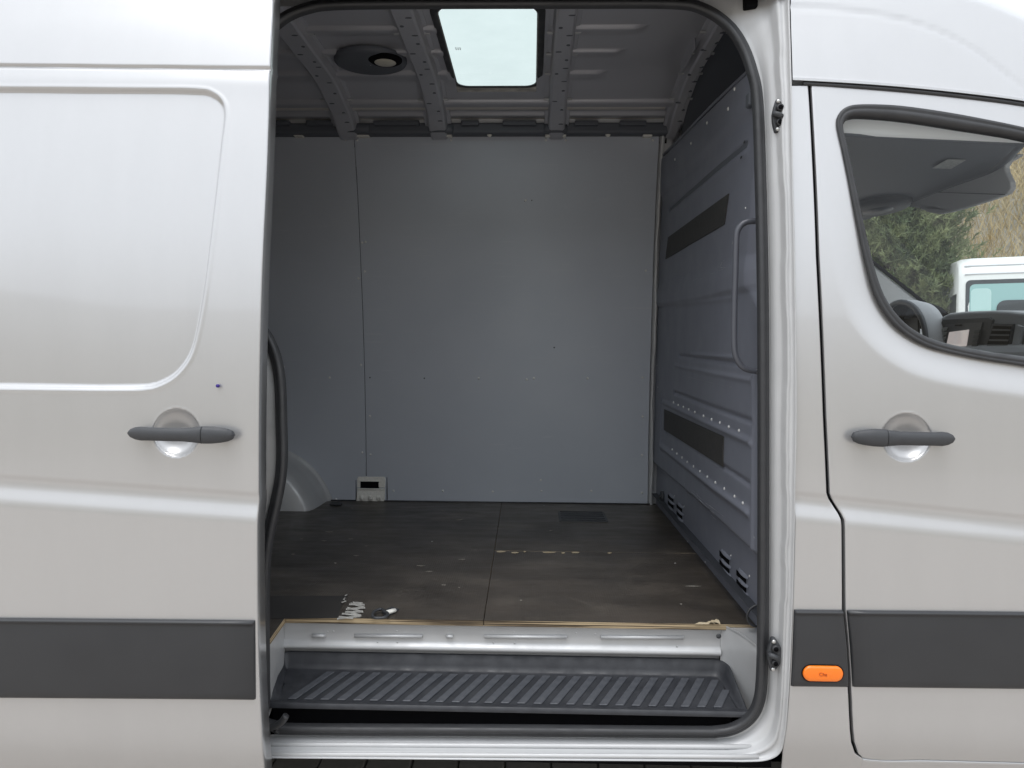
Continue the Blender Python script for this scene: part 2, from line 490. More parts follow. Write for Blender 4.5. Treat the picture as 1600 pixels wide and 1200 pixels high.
def hills():
    m = bpy.data.materials.new('dry_hill'); m.use_nodes = True; t = m.node_tree
    b = t.nodes['Principled BSDF']; tc = _n(t, 'ShaderNodeTexCoord')
    n1 = _n(t, 'ShaderNodeTexNoise'); n1.inputs['Scale'].default_value = .55; n1.inputs['Detail'].default_value = 9
    n1.inputs['Roughness'].default_value = .7
    r1 = _n(t, 'ShaderNodeValToRGB'); e = r1.color_ramp.elements
    e[0].position, e[1].position, e[0].color, e[1].color = .36, .66, (.22, .20, .16, 1), (.36, .325, .265, 1)
    t.links.new(tc.outputs['Object'], n1.inputs['Vector']); t.links.new(n1.outputs['Fac'], r1.inputs[0])
    t.links.new(r1.outputs[0], b.inputs['Base Color']); b.inputs['Roughness'].default_value = .95
    MATS['hill'] = m
    na, nr = 144, 26
    G = np.zeros((nr, na + 1, 3))
    for i in range(nr):
        u = i / (nr - 1)
        for j in range(na + 1):
            a = 2*math.pi*j/na
            back = .5 - .5*math.sin(a)                       # 1 behind the photographer
            H = ridge(a)
            r0 = 15 + 2*math.sin(2*a); r = r0 + u*55
            z = H * float(ss(0, .62, u)) - 5*max(0, u - .62)
            z += .5*math.sin(r*.7 + 3*a)*math.sin(9*a)*min(1, u*4)
            G[i, j] = (r*math.cos(a), r*math.sin(a), z - .05)
    o = sheet('hillside', G, 'hill'); o['kind'] = 'structure'
    # dry grass, brambles and twigs on the slope beyond the van
    mat('dry_grass', (.60, .47, .26), .9, noise=(.35, .5, (.34, .27, .15)))
    hill_z = lambda x, y: None
    V, Fc = [], []
    def hz(x, y):
        a = math.atan2(y, x); r = math.hypot(x, y); back = .5 - .5*math.sin(a)
        H = ridge(a)
        u = (r - 15 - 2*math.sin(2*a)) / 55
        return H * float(ss(0, .62, u)) - .05 + .5*math.sin(r*.7 + 3*a)*math.sin(9*a)*min(1, max(u, 0)*4)
    k = 0
    while k < 42000:
        a = random.uniform(.55, 1.25); r = random.uniform(16, 46)
        x, y = r*math.cos(a), r*math.sin(a); z = hz(x, y); k += 1
        L = random.uniform(.25, 1.0)*(.6 + r/40); wd = .006 + .0004*r
        dx, dy = random.gauss(0, .45)*L, random.gauss(0, .45)*L
        q = random.uniform(0, math.pi); ox, oy = math.cos(q)*wd, math.sin(q)*wd
        i = len(V)
        V += [(x-ox, y-oy, z-.05), (x+ox, y+oy, z-.05), (x+dx*.5+ox*.6, y+dy*.5+oy*.6, z+L*.55), (x+dx*.5-ox*.6, y+dy*.5-oy*.6, z+L*.55),
              (x+dx, y+dy, z+L*random.uniform(.7, 1.0))]
        Fc += [(i, i+1, i+2, i+3), (i+3, i+2, i+4)]
    s = add('dry_scrub', V, Fc, 'dry_grass')
    s['kind'] = 'stuff'; s['label'] = 'dry tan grass and twigs covering the slope beyond the cab'; s['category'] = 'grass'
hills()

# ------------------------------------------------------------------ conifer beyond the cab
def conifer():
    mat('bark', (.10, .075, .055), .9, bump=(40, .6))
    m = bpy.data.materials.new('needles'); m.use_nodes = True; t = m.node_tree
    b = t.nodes['Principled BSDF']; tc = _n(t, 'ShaderNodeTexCoord')
    n1 = _n(t, 'ShaderNodeTexNoise'); n1.inputs['Scale'].default_value = 3.0; n1.inputs['Detail'].default_value = 4
    r1 = _n(t, 'ShaderNodeValToRGB'); e = r1.color_ramp.elements
    e[0].position, e[1].position, e[0].color, e[1].color = .35, .66, (.085, .125, .055, 1), (.27, .30, .14, 1)
    t.links.new(tc.outputs['Object'], n1.inputs['Vector']); t.links.new(n1.outputs['Fac'], r1.inputs[0])
    t.links.new(r1.outputs[0], b.inputs['Base Color']); b.inputs['Roughness'].default_value = .7
    MATS['needles'] = m
    H = 4.7
    base = P(1392, 540, Y=8.4); bx, by = base.x, base.y
    root = empty('conifer_tree', (bx, by, 0), label='bushy green pine tree seen through the cab window', cat='tree')
    tr = [(0, 0, -.05), (.03, .02, 1.2), (-.02, .03, 2.6), (.02, 0, 3.8), (0, 0, H - .1)]
    pts = spline(tr, 5); G = []
    for i, p in enumerate(pts):
        r = .12 * (1 - i/len(pts)) + .012
        G.append([(p[0] + r*math.cos(a), p[1] + r*math.sin(a), p[2]) for a in np.linspace(0, 2*math.pi, 9)])
    sheet('trunk', G, 'bark', root)
    V, Fc = [], []; BV, BF = [], []
    def needle(p, d, L, wd):
        s = d.cross(Vector((random.gauss(0, 1), random.gauss(0, 1), random.gauss(0, 1)))).normalized() * wd
        i = len(V); V.extend([p - s, p + s, p + d*L]); Fc.append((i, i+1, i+2))
    nb = 260
    for k in range(nb):
        u = (k + .5) / nb; z = .25 + u*(H - .35); R = (1.38*(1 - u)**.62 + .08) * random.uniform(.72, 1.12)
        a = k*2.39996 + random.uniform(-.3, .3)
        d = Vector((math.cos(a), math.sin(a), .28 + .5*u)); d.normalize()
        L = R / max(.35, math.hypot(d.x, d.y)); o = Vector((0, 0, z))
        i = len(BV); s = Vector((-math.sin(a), math.cos(a), 0))*.014
        BV.extend([o - s, o + s, o + d*L]); BF.append((i, i+1, i+2))
        for c in range(int(20 + 26*R)):
            t_ = random.uniform(.2, 1.0)**.8
            q = o + d*L*t_ + Vector((random.gauss(0, .10), random.gauss(0, .10), random.gauss(0, .06)))
            sd_ = (d + Vector((random.gauss(0, .5), random.gauss(0, .5), random.uniform(.1, .9)))).normalized()
            for _ in range(15):
                nd = (sd_ + Vector((random.gauss(0, .55), random.gauss(0, .55), random.gauss(0, .45)))).normalized()
                needle(q + sd_*random.uniform(0, .13), nd, random.uniform(.06, .13), .0085)
    c = add('crown', V, Fc, 'needles', root)
    c['kind'] = 'stuff'
    bo = add('branch', BV, BF, 'bark', root); bo['kind'] = 'stuff'
conifer()

# ------------------------------------------------------------------ white van parked beyond
def white_van():
    c = P(1497, 520, Y=6.6)
    root = empty('parked_van', (c.x, c.y, 0), R_(-24), label='white high-roofed van with teal windows parked behind the cab', cat='van')
    L, W, H = 5.2, 1.95, 2.60
    # cross section (y, z), extruded along x; near side is y = 0
    prof = [(.06, .30), (.0, .42), (.0, 1.0), (.02, 1.5), (.07, 2.0), (.12, 2.36), (.20, 2.5), (.40, 2.58), (.97, 2.62)]
    prof = prof + [(W - y, z) for y, z in prof[-2::-1]]
    xs = [0, .012, .05, .15, 4.0, 4.3, 4.7, 5.1, L]
    G = []
    for x in xs:
        k = {0: .975, .012: .988, .05: .996}.get(x, 1.0)
        top = 1.0 if x < 4.2 else max(.47, 1 - (x - 4.2)*.62)
        G.append([(x, W/2 + (y - W/2)*k, .3 + (z - .3)*k*(top if z > .9 else 1)) for y, z in prof])
    G = np.array(G)
    G = np.concatenate([G[:1]*0 + G[0].mean(0), G, G[-1:]*0 + G[-1].mean(0)], 0)
    sheet('body', G, 'white_van', root)
    def side(x, z, off=0):
        y = np.interp(z, [.42, 1.0, 1.5, 2.0, 2.36], [0, 0, .02, .07, .12]); return (x, y - off, z)
    def pane(name, x0, x1, z0, z1, m, off, par, r=.05):
        pts = []
        for cx, cz, a0 in ((x1-r, z1-r, 0), (x0+r, z1-r, 90), (x0+r, z0+r, 180), (x1-r, z0+r, 270)):
            for k in range(5):
                a = R_(a0 + k*22.5); pts.append(side(cx + r*math.cos(a), cz + r*math.sin(a), off))
        return prism(name, pts, (0, .02, 0), m, par)
    for x0, x1 in ((.07, 1.25), (1.32, 2.4), (2.45, 3.5)):
        f = pane('window_frame', x0, x1, 1.42, 2.30, 'van_dark', .006, root)
        pane('pane', x0 + .04, x1 - .22, 1.47, 2.25, 'teal_glass', .012, f)
        pane('seat', x0 + .30, x1 - .28, 1.47, 2.06, 'van_dark', .015, f, .09)
        pane('curtain', x0 + .05, x0 + .25, 1.47, 2.2, 'teal_pale', .0165, f)
    for z in (2.37, 2.47):
        yy = float(np.interp(z, [2.0, 2.36, 2.5], [.07, .12, .20]))
        tube('gutter', [(.06, yy - .004, z), (2.2, yy - .004, z), (4.1, yy - .004, z)], .009, 'trim_light', root, n=6)
    # rear end: dark door glass and lamp
    prism('rear_window', [(-.004, .22, 1.4), (-.004, .9, 1.4), (.0, .9, 2.16), (.0, .26, 2.16)], (.02, 0, 0), 'van_dark', root)
    prism('rear_window', [(-.004, 1.05, 1.4), (-.004, 1.73, 1.4), (.0, 1.69, 2.16), (.0, 1.05, 2.16)], (.02, 0, 0), 'van_dark', root)
    prism('tail_lamp', [(-.006, .06, .9), (-.006, .18, .9), (-.004, .18, 1.3), (-.004, .08, 1.3)], (.03, 0, 0), 'orange_dark', root)
    for x in (1.1, 4.4):
        for y in (.02, W - .24):
            w_ = tube('wheel', [(x, y, .33), (x, y + .22, .33)], .33, 'rubber', root, n=24, up=(0, 0, 1))
            tube('rim', [(x, y - .01, .33), (x, y + .03, .33)], .2, 'steel', w_, n=18, up=(0, 0, 1))
    box('bumper', (-.08, .1, .35), (.02, W - .1, .55), 'van_dark', root, .02)
white_van()

# ================================================================== THE VAN
van = empty('cargo_van', (0, .98, 0), label='silver cargo van with its sliding side door open on an empty load bay', cat='van')
van_parent_inv = Matrix.Translation((0, -.98, 0))
VP = []      # parts collected here and parented with their place kept
class _Van: pass
def part(o):
    o.parent = van; o.matrix_parent_inverse = van_parent_inv
    return o

FLOOR = .66
CEIL = 2.62
XB = .615                                     # bulkhead plane
XREAR = -2.1

# ------------------------------------------------------------------ sliding door, slid open: stands 10 cm proud of the side
DOFF = -.10
def crease(X, Z, zc):
    t = zc - Z
    return np.where(t < 0, .008 - 0*.004*ss(0, .3, -t), np.where(t < .018, .008 + .0035*ss(0, .018, t), .0115*(1 - ss(.018, .085, t))))

def hem(xs_edge_in, r=.006, n=5):
    return [(r*math.sin(k/n*math.pi/2), r*(1 - math.cos(k/n*math.pi/2))) for k in range(1, n + 1)]

def sliding_door():
    edge_px = [(427, -80), (425, 0), (420, 110), (414, 280), (407, 440), (403, 600), (402, 760), (402, 900), (403, 1000), (406, 1090), (411, 1180), (416, 1260)]
    e = poly_on(edge_px, DOFF)[::-1]
    ex = Curve([(z, x) for x, z in e])
    zs = np.concatenate([np.arange(.30, 2.40, .004), np.arange(2.40, 2.62, .012)])
    u = np.concatenate([np.linspace(0, .35, 12), np.linspace(.35, 1, 200)[1:]])
    X = XREAR - .6 + u[None, :] * (ex(zs)[:, None] - .006 - (XREAR - .6))
    u2 = np.concatenate([np.linspace(-2.7, -1.42, 14), np.linspace(-1.42, 0, 300)[1:]])
    X = np.tile(u2, (len(zs), 1)); X = np.where(X > -1.42, -1.42 + (X + 1.42)/1.42*(ex(zs)[:, None] - .006 + 1.42), X)
    Z = np.tile(zs[:, None], (1, X.shape[1]))
    Y = SKIN(Z) + DOFF
    a, b = on(0, 740, DOFF), on(400, 768, DOFF)
    zc = a.z + (X - a.x) * (b.z - a.z) / (b.x - a.x)
    Y = Y + crease(X, Z, zc)
    # pressed panel where other vans have a window
    pp = [(-420, 134), (-200, 134), (0, 135), (200, 136.5), (305, 138), (332, 144), (347, 158), (351, 178), (347, 215), (338, 295), (328, 380),
          (319, 450), (308, 515), (296, 556), (276, 584), (252, 600), (222, 608), (150, 609), (0, 607), (-200, 604), (-420, 600)]
    q = poly_on(pp, DOFF); q = np.vstack([q[:3], spline(q[3:18], 4), q[18:]])
    s = sdf(X, Z, q)
    Y = Y + .010*(1 - ss(-.010, .0, s)) - .0012*np.exp(-((s - .004)/.004)**2)
    # roof seam
    a, b = on(0, 101, DOFF), on(415, 105.5, DOFF)
    zl = a.z + (X - a.x) * (b.z - a.z) / (b.x - a.x)
    Y = Y + .008*np.exp(-((Z - zl)/.0035)**2) - .004*ss(0, .05, zl - Z)*np.exp(-((zl - Z)/.06)**2)
    # grip bowl
    c = on(273, 677, DOFF); rr = np.hypot(X - c.x, (Z - c.z)) / .0575
    Y = Y + .030*np.clip(1 - rr**2, 0, 1)**.62 - .0008*np.exp(-((rr - 1.03)/.04)**2)
    G = np.stack([X, Y, Z], -1)
    # rounded front edge and flange
    for dx, dy in hem(0):
        G = np.concatenate([G, np.stack([ex(zs) - .006 + dx, G[:, 2-2 + X.shape[1]-1, 1]*1 + dy, zs], -1)[:, None, :]], 1)
    fl = G[:, -1:].copy(); fl[:, :, 1] += .045; G = np.concatenate([G, fl], 1)
    fl = fl.copy(); fl[:, :, 0] -= .05; G = np.concatenate([G, fl], 1)
    d = part(sheet('sliding_door', G, 'silver'))
    # inner skin so that the door has its thickness
    zi = np.linspace(.32, 2.6, 40); xi = np.array([-2.7, -1.4, -.75])
    Gi = np.array([[(x if x < -.8 else float(ex(z)) - .05, float(SKIN(z)) + DOFF + .05, z) for x in xi] for z in zi])
    sheet('inner_skin', Gi, 'silver_in', d)
    return d, ex
door, DOOR_EDGE = sliding_door()

# protective moulding strips: profile (proud, height 0..1)
def moulding(x0, x1, ztop, zbot, off, parent, m='moulding', slant_l=None, slant_r=None):
    prof = [(.0, 0.0), (-.006, .004), (-.0100, .03), (-.0118, .10), (-.0136, .25), (-.0148, .42), (-.0150, .55), (-.0140, .70), (-.0120, .84), (-.0104, .92), (-.0092, .955), (-.0135, .965), (-.0135, .985), (-.008, .998), (0, 1.0)]
    xs = np.linspace(x0(0.5) if callable(x0) else x0, x1(0.5) if callable(x1) else x1, 40)
    G = []
    N = 48
    for i in range(N + 1):
        row = []
        for pr, h in prof:
            a = x0(h) if callable(x0) else x0; b = x1(h) if callable(x1) else x1
            x = a + (b - a)*i/N
            zt, zb = ztop(x), zbot(x); z = zb + (zt - zb)*h
            k = min(1, .15 + min(i, N - i)/1.2) if True else 1
            row.append((x, float(SKIN(z)) + off + pr*(1 if 0 < i < N else .1) + .001, z))
        G.append(row)
    G = np.array(G)
    # crowd the end columns so that the ends are rounded, not ramps
    G[1, :, 0] = G[0, :, 0] + .004; G[-2, :, 0] = G[-1, :, 0] - .004
    return sheet('moulding', G, m, parent)

def lin(pa, pb):
    return lambda x: pa.z + (x - pa.x) * (pb.z - pa.z) / (pb.x - pa.x)

moulding(-2.7, on(402, 1030, DOFF).x - .004, lin(on(0, 968, DOFF-.012), on(400, 972, DOFF-.012)), lin(on(0, 1093, DOFF-.012), on(400, 1096, DOFF-.012)), DOFF, door)

def handle(parent, cx, cy, x0, x1, off, split, name='door_handle'):
    """bar handle across a round grip bowl: outline tapers to rounded ends; split = px of the joint to the end cap"""
    y0 = cy
    for k, (a, b) in enumerate(((x0, split), (split + 1.2, x1)) if split > cx else ((split + 1.2, x1), (x0, split))):
        G = []
        N = 60
        for i in range(N + 1):
            px = a + (b - a)*i/N
            u = (px - x0)/(x1 - x0)
            v_ = u if split > cx else 1 - u
            hh = float(np.interp(v_, [0, .03, .08, .14, .22, .55, .65, .72, .80, .88, .94, .98, 1], [.5, 6.5, 9.8, 11.2, 10.6, 10.6, 12.2, 13.8, 13.6, 12.2, 10.2, 7.0, .5]))
            c = on(px, y0 + (u - .5)*3.2, off)
            rad = hh*(1.8 + off)/F; stand = -.030 + .016*abs(2*u - 1)**2.2
            row = []
            for j in range(15):
                an = 2*math.pi*j/14
                row.append((c.x, c.y + stand + .012*math.sin(an)*(hh/14.)**.5, c.z + rad*math.cos(an)))
            G.append(row)
        G = np.array(G)
        G = np.concatenate([G[:1]*0 + G[0].mean(0), G, G[-1:]*0 + G[-1].mean(0)], 0)
        sheet(name if k == 0 else 'handle_cap', G, 'plastic', parent)
    for px in (x0 + 22, x1 - 22):
        p = on(px, cy, off); tube('handle_mount', [(p.x, p.y - .02, p.z), (p.x, p.y + .012, p.z)], .012, 'plastic', parent, n=12, up=(0, 0, 1))
handle(door, 273, 677, 204.5, 371, DOFF, 324)
p = on(340, 603, DOFF)
tube('disc', [(p.x, p.y - .0015, p.z), (p.x, p.y + .004, p.z)], .0042, 'blue_dot', door, n=10, up=(0, 0, 1))  # small dark blue disc set on the door skin

# ------------------------------------------------------------------ body side: door pillar panel and rocker
gap_px = [(1264, 60), (1267, 128), (1274, 250), (1280, 400), (1286, 520), (1291, 650), (1296.5, 772), (1300, 780), (1314.5, 804), (1318, 813),
          (1318.5, 880), (1319, 955), (1323, 1000), (1328, 1078), (1331, 1140), (1333, 1160), (1339, 1178), (1352, 1186)]
GAP = poly_on(gap_px)[::-1]
gx = lambda z: np.interp(z, GAP[:, 1], GAP[:, 0])
out_px = [(1222, 1192), (1224, 1165), (1229, 1130), (1234, 1060), (1238, 960), (1241, 860), (1243, 760), (1245, 650), (1244, 500), (1240, 300), (1237, 130), (1234, 20), (1231, -60)]
OUT = poly_on(out_px); ox_ = Curve([(z, x) for x, z in OUT])
za, zb_ = on(1245, 766), on(1600, 803)
ZC_R = lambda X: za.z + (X - za.x)*(zb_.z - za.z)/(zb_.x - za.x)
DRIP = Curve([(p.x, p.z) for p in (on(a, b) for a, b in ((1180, 123), (1240, 125), (1300, 128), (1400, 135), (1500, 145), (1600, 158), (1750, 188), (1900, 232)))])
BOT = Curve([(p.x, p.z) for p in (on(a, b) for a, b in ((1240, 1180), (1340, 1182), (1352, 1184.5), (1450, 1187), (1600, 1191), (1900, 1198)))])

def pillar_panel():
    zs = np.concatenate([np.linspace(.33, .46, 26), np.arange(.464, 2.02, .005), np.linspace(2.02, float(DRIP(.715)) - .0115, 40)])
    xl = ox_(zs) + .004; xr = gx(zs) - .0075
    u = np.linspace(0, 1, 26)
    X = xl[:, None] + u[None]*(xr - xl)[:, None]; Z = np.tile(zs[:, None], (1, 26))
    Y = SKIN(Z) + crease(X, Z, ZC_R(X)); G = np.stack([X, Y, Z], -1)
    # hem on both edges
    L = []
    for dx, dy in hem(0, .004, 4)[::-1]:
        c = G[:, :1].copy(); c[:, :, 0] -= dx; c[:, :, 1] += dy; L.append(c)
    Rr = []
    for dx, dy in hem(0, .0035, 4):
        c = G[:, -1:].copy(); c[:, :, 0] += dx; c[:, :, 1] += dy; Rr.append(c)
    c = Rr[-1].copy(); c[:, :, 1] += .03; Rr.append(c)
    G = np.concatenate(L + [G] + Rr, 1)
    return part(sheet('pillar_panel', G, 'silver'))
pillar = pillar_panel()
# dark shut-line seal behind the gap
gp = np.array([[x, float(SKIN(z)) + .026, z] for x, z in GAP])
part(tube('shut_line_seal', gp, .010, 'black', n=6))

# moulding on pillar, with the marker lamp
mz_t, mz_b = lin(on(1240, 955, -.012), on(1600, 958.5, -.012)), lin(on(1240, 1075, -.012), on(1600, 1079, -.012))
zt0, zb0 = mz_t(.7), mz_b(.7)
mo = moulding(lambda h: float(ox_(zb0 + (zt0 - zb0)*h)) + .003, lambda h: float(gx(zb0 + (zt0 - zb0)*h)) - .003, mz_t, mz_b, 0, pillar)
def marker():
    cx, cy = (1251 + 1313.5)/2, 1048.5
    c = on(cx, cy); hx = (1313.5 - 1251)/2*1.8/F; hz = 12.7*1.8/F; y0 = c.y - .0125
    def ring(sx, sz, y, n=40):
        r = []
        for k in range(n):
            a = 2*math.pi*k/n; ca, sa = math.cos(a), math.sin(a)
            x = (sx - sz)*(1 if ca > 0 else -1) + sz*ca if abs(ca) > 1e-6 else 0
            r.append((c.x + x, y, c.z + sz*sa))
        return r
    bz = [ring(hx + .0022, hz + .0022, y0 + .004), ring(hx + .002, hz + .002, y0 - .0015), ring(hx + .0005, hz + .0005, y0 - .0015), ring(hx, hz, y0 + .003)]
    G = np.array(bz); G = np.concatenate([G, G[:, :1]], 1); b_ = sheet('marker_lamp', G, 'black', pillar)
    rs = [ring(hx - .0003, hz - .0003, y0 + .002), ring(hx - .0005, hz - .0005, y0 - .003), ring(hx - .002, hz - .002, y0 - .0055), ring(hx - .005, hz - .005, y0 - .007), ring(hx - .010, hz - .008, y0 - .0077), ring(hx - .0165, .0004, y0 - .0078), ring(hx - .0165, .00001, y0 - .0078)]
    G = np.array(rs); G = np.concatenate([G, G[:, :1]], 1)
    l_ = sheet('lamp_lens', G, 'orange', pillar)
    for k in range(-5, 6):
        x = c.x + k*.0078; box('lens_rib', (x - .0007, y0 - .0079 + abs(k)*.0002, c.z - hz*.62), (x + .0007, y0 - .003, c.z - hz*.34), 'orange', pillar)
    # raised maker's lettering, too worn to read fully
    cu = bpy.data.curves.new('lettering', 'FONT'); cu.body = 'Cha'; cu.size = .0125; cu.extrude = .0004; cu.align_x = 'CENTER'; cu.align_y = 'CENTER'
    to = bpy.data.objects.new('lettering_src', cu); COL.objects.link(to)
    bpy.context.view_layer.update()
    me = bpy.data.meshes.new_from_object(to.evaluated_get(bpy.context.evaluated_depsgraph_get()))
    bpy.data.objects.remove(to)
    me.materials.clear(); me.materials.append(MATS['orange_dark'])
    t = bpy.data.objects.new('lettering', me); COL.objects.link(t)
    t.matrix_world = Matrix.Translation((c.x - .002, y0 - .0084, c.z)) @ Matrix.Rotation(R_(90), 4, 'X')
    t.parent = pillar
marker()

# rocker under the front door
def rocker():
    xs = np.linspace(1.352*0 + on(1330, 1186).x, 2.6, 40); G = []
    for x in xs:
        zt = float(BOT(x)) - .004; row = []
        for k in range(14):
            z = zt - k/13*.11; row.append((x, float(SKIN(z)) + .006*(1 - k/13) - .004, z))
        row.insert(0, (x, .04, zt + .001)); row.append((x, .2, zt - .12)); G.append(row)
    part(sheet('rocker', np.array(G), 'silver'))
rocker()

# ------------------------------------------------------------------ front door
win_px = [(1309, 194), (1313, 176), (1326, 165), (1350, 161.5), (1400, 163), (1450, 169), (1500, 177), (1550, 186.5), (1600, 197), (1680, 217), (1760, 245), (1850, 300), (1920, 380), (1990, 500),
          (2010, 570), (1960, 612), (1850, 612), (1720, 592), (1600, 571.5), (1550, 564), (1500, 554.5), (1460, 544.5), (1430, 531), (1404, 512), (1383, 487), (1367, 455), (1353, 405), (1340, 345), (1328, 285), (1317, 232)]
inn_px = [(1322, 200), (1325, 187), (1334, 182), (1352, 181), (1400, 184.5), (1450, 191), (1500, 199), (1550, 206.5), (1600, 215.5), (1680, 236), (1755, 262), (1838, 314), (1904, 390), (1970, 505),
          (1988, 565), (1950, 592), (1850, 594), (1720, 574), (1600, 556), (1550, 549), (1500, 539.5), (1464, 529.5), (1438, 517), (1415, 499), (1396, 475), (1381, 446), (1367, 400), (1353, 342), (1341, 284), (1330, 233)]
def front_door():
    xr = 2.0
    zn = np.concatenate([np.linspace(0, .28, 130), np.linspace(.28, 1, 330)[1:]])
    zl0 = float(BOT(.83)) + zn * (float(DRIP(.73)) - .006 - float(BOT(.83)))
    g = gx(zl0) + .0075
    u = np.concatenate([np.linspace(0, .62, 190), np.linspace(.62, 1, 60)[1:]])
    X = g[:, None] + u[None]*(xr - g)[:, None]
    zb, zt = BOT(X), DRIP(X) - .006
    Z = zb + zn[:, None]*(zt - zb)
    Y = SKIN(Z) + crease(X, Z, ZC_R(X))
    W = spline(poly_on(win_px), 3, True)
    s = sdf(X, Z, W)
    Y = Y + .010*(1 - ss(0, .085, s)) * (.25 + .75*ss(1.95, 1.55, Z))      # skin dips towards the glass
    c = on(1419, 684); rr = np.hypot(X - c.x, Z - c.z)/.0595
    Y = Y + .030*np.clip(1 - rr**2, 0, 1)**.62 - .0008*np.exp(-((rr - 1.03)/.04)**2)
    G = np.stack([X, Y, Z], -1)
    cen = (G[:-1, :-1] + G[1:, 1:])/2
    keep = sdf(cen[..., 0], cen[..., 2], W) > -.007
    L = []
    for dx, dy in [(-a, b) for a, b in hem(0, .0035, 4)][::-1]:
        c_ = G[:, :1].copy(); c_[:, :, 0] += dx; c_[:, :, 1] += dy; L.append(c_)
    f0 = L[0].copy(); f0[:, :, 1] += .03; L = [f0] + L
    G2 = np.concatenate(L + [G], 1)
    kp = np.concatenate([np.ones((keep.shape[0], len(L)), bool), keep], 1)
    d = part(sheet('front_door', G2, 'silver', keep=kp))
    # rubber frame round the glass
    O, I = poly_on(win_px), poly_on(inn_px)
    O, I = spline(O, 5, True), spline(I, 5, True)
    G = []
    for k, (t, pr) in enumerate([(0, .004), (.0, -.002), (.08, -.0052), (.25, -.0058), (.34, -.003), (.42, -.0045), (.62, -.005), (.80, -.001), (.92, .006), (1.0, .012), (1.0, .02)]):
        pts = O + (I - O)*t
        G.append(np.stack([pts[:, 0], SKIN(pts[:, 1]) + .008 + pr, pts[:, 1]], -1))
    sheet('window_seal', np.array(G).transpose(1, 0, 2), 'rubber', d, closed=True)
    # pane
    ctr = I.mean(0); G = []
    for t in np.linspace(1.0, 0.02, 14):
        pts = ctr + (I - ctr)*t; G.append(np.stack([pts[:, 0], SKIN(pts[:, 1]) + .019, pts[:, 1]], -1))
    sheet('window_pane', np.array(G).transpose(1, 0, 2), 'glass', d, closed=True)
    return d
fdoor = front_door()
handle(fdoor, 1419, 683, 1326, 1487, 0, 1376)
zt1, zb1 = mz_t(.85), mz_b(.85)
moulding(lambda h: float(gx(zb1 + (zt1 - zb1)*h)) + .006, lambda h: 2.0, mz_t, mz_b, 0, fdoor)

# front wing and bonnet, just out of the picture
def front_end():
    zs = np.linspace(.4, 1.45, 30); xs = np.linspace(2.008, 2.75, 20)
    G = np.array([[(x, float(SKIN(z)) + .16*max(0, (x - 2.25)/.5)**2 + .25*max(0, (z - 1.25)/.2)**2*.3, z - .12*max(0, x - 2.0)*(z > 1.0)) for x in xs] for z in zs])
    part(sheet('front_wing', G, 'silver'))
    G = np.array([[(2.2 + .55*u, .1 + 1.76*v, 1.40 - .22*u - .03*(2*v - 1)**2) for u in np.linspace(0, 1, 8)] for v in np.linspace(0, 1, 12)])
    part(sheet('bonnet', G, 'silver'))
    part(box('grille', (2.72, .15, .4), (2.8, 1.8, 1.2), 'plastic', None, .02))
front_end()

# ------------------------------------------------------------------ roof side above the drip line and the high roof's forehead
ZT = Curve([(-2.7, 2.72), (.4, 2.72), (.95, 2.705), (1.2, 2.645), (1.35, 2.555), (1.5, 2.42), (1.62, 2.28), (1.75, 2.13), (1.85, 2.03)])
def roof_cap():
    x0 = .69
    xs = np.concatenate([np.linspace(x0, 1.69, 120)])
    th = np.linspace(0, 1, 90)
    G = np.zeros((len(xs), len(th) + 3, 3))
    swage = [on(1236, 11), on(1300, 14), on(1360, 21), on(1420, 33), on(1480, 54), on(1530, 82), on(1560, 105)]
    sw = Curve([(p.x, p.z) for p in swage])
    for i, x in enumerate(xs):
        zd = float(DRIP(x)); y0 = float(SKIN(zd)); zt = max(float(ZT(x)), zd + .02); h = zt - zd
        a = th*math.pi/2
        z = zd + h*np.sin(a)**.92
        y = y0 + (.98 - y0)*(1 - np.cos(a))**1.15
        y = np.maximum(y, np.where(z < 2.45, SKIN(z), 0))
        d = np.exp(-((z - float(sw(x)))/.006)**2)*.006*float(ss(1.42, 1.2, x))
        y = y + d
        uu = 1 - (x - x0)/(1.69 - x0)
        G[i, 3:] = np.stack([x + (ox_(np.minimum(z, 2.5)) + .003 - x0)*uu**3, y, z], -1)
        x = x + (float(ox_(zd)) + .003 - x0)*uu**3
        G[i, 0] = (x, y0 + .03, zd - .004); G[i, 1] = (x, y0 + .012, zd - .0045); G[i, 2] = (x, y0 - .001, zd + .001)
    o = part(sheet('roof_forehead', G, 'silver'))
    L_ = G[xs < 1.56][:, 3:].copy(); L_[..., 1] = np.minimum(L_[..., 1] + .05, .98); L_[..., 2] -= .03; part(sheet('roof_shade_sheet', L_[:-8, ::3], 'trim_dark'))  # dark sheet added inside the forehead so the cavity reads as shaded
    M = L_[:-8, ::3].copy(); M[..., 1] = 1.96 - M[..., 1]; part(sheet('roof_shade_sheet', M, 'trim_dark'))
    # other half of the roof
    M = G[xs < 1.5].copy(); M[..., 1] = 1.96 - M[..., 1]
    part(sheet('roof_forehead', M, 'silver'))
    # drip rail: dark gutter line under the roof side
    gp = [(x, float(SKIN(DRIP(x))) + .006, float(DRIP(x)) - .006) for x in np.linspace(.704, 1.8, 50)]
    part(tube('drip_seal', gp, .005, 'rubber', n=6))
roof_cap()

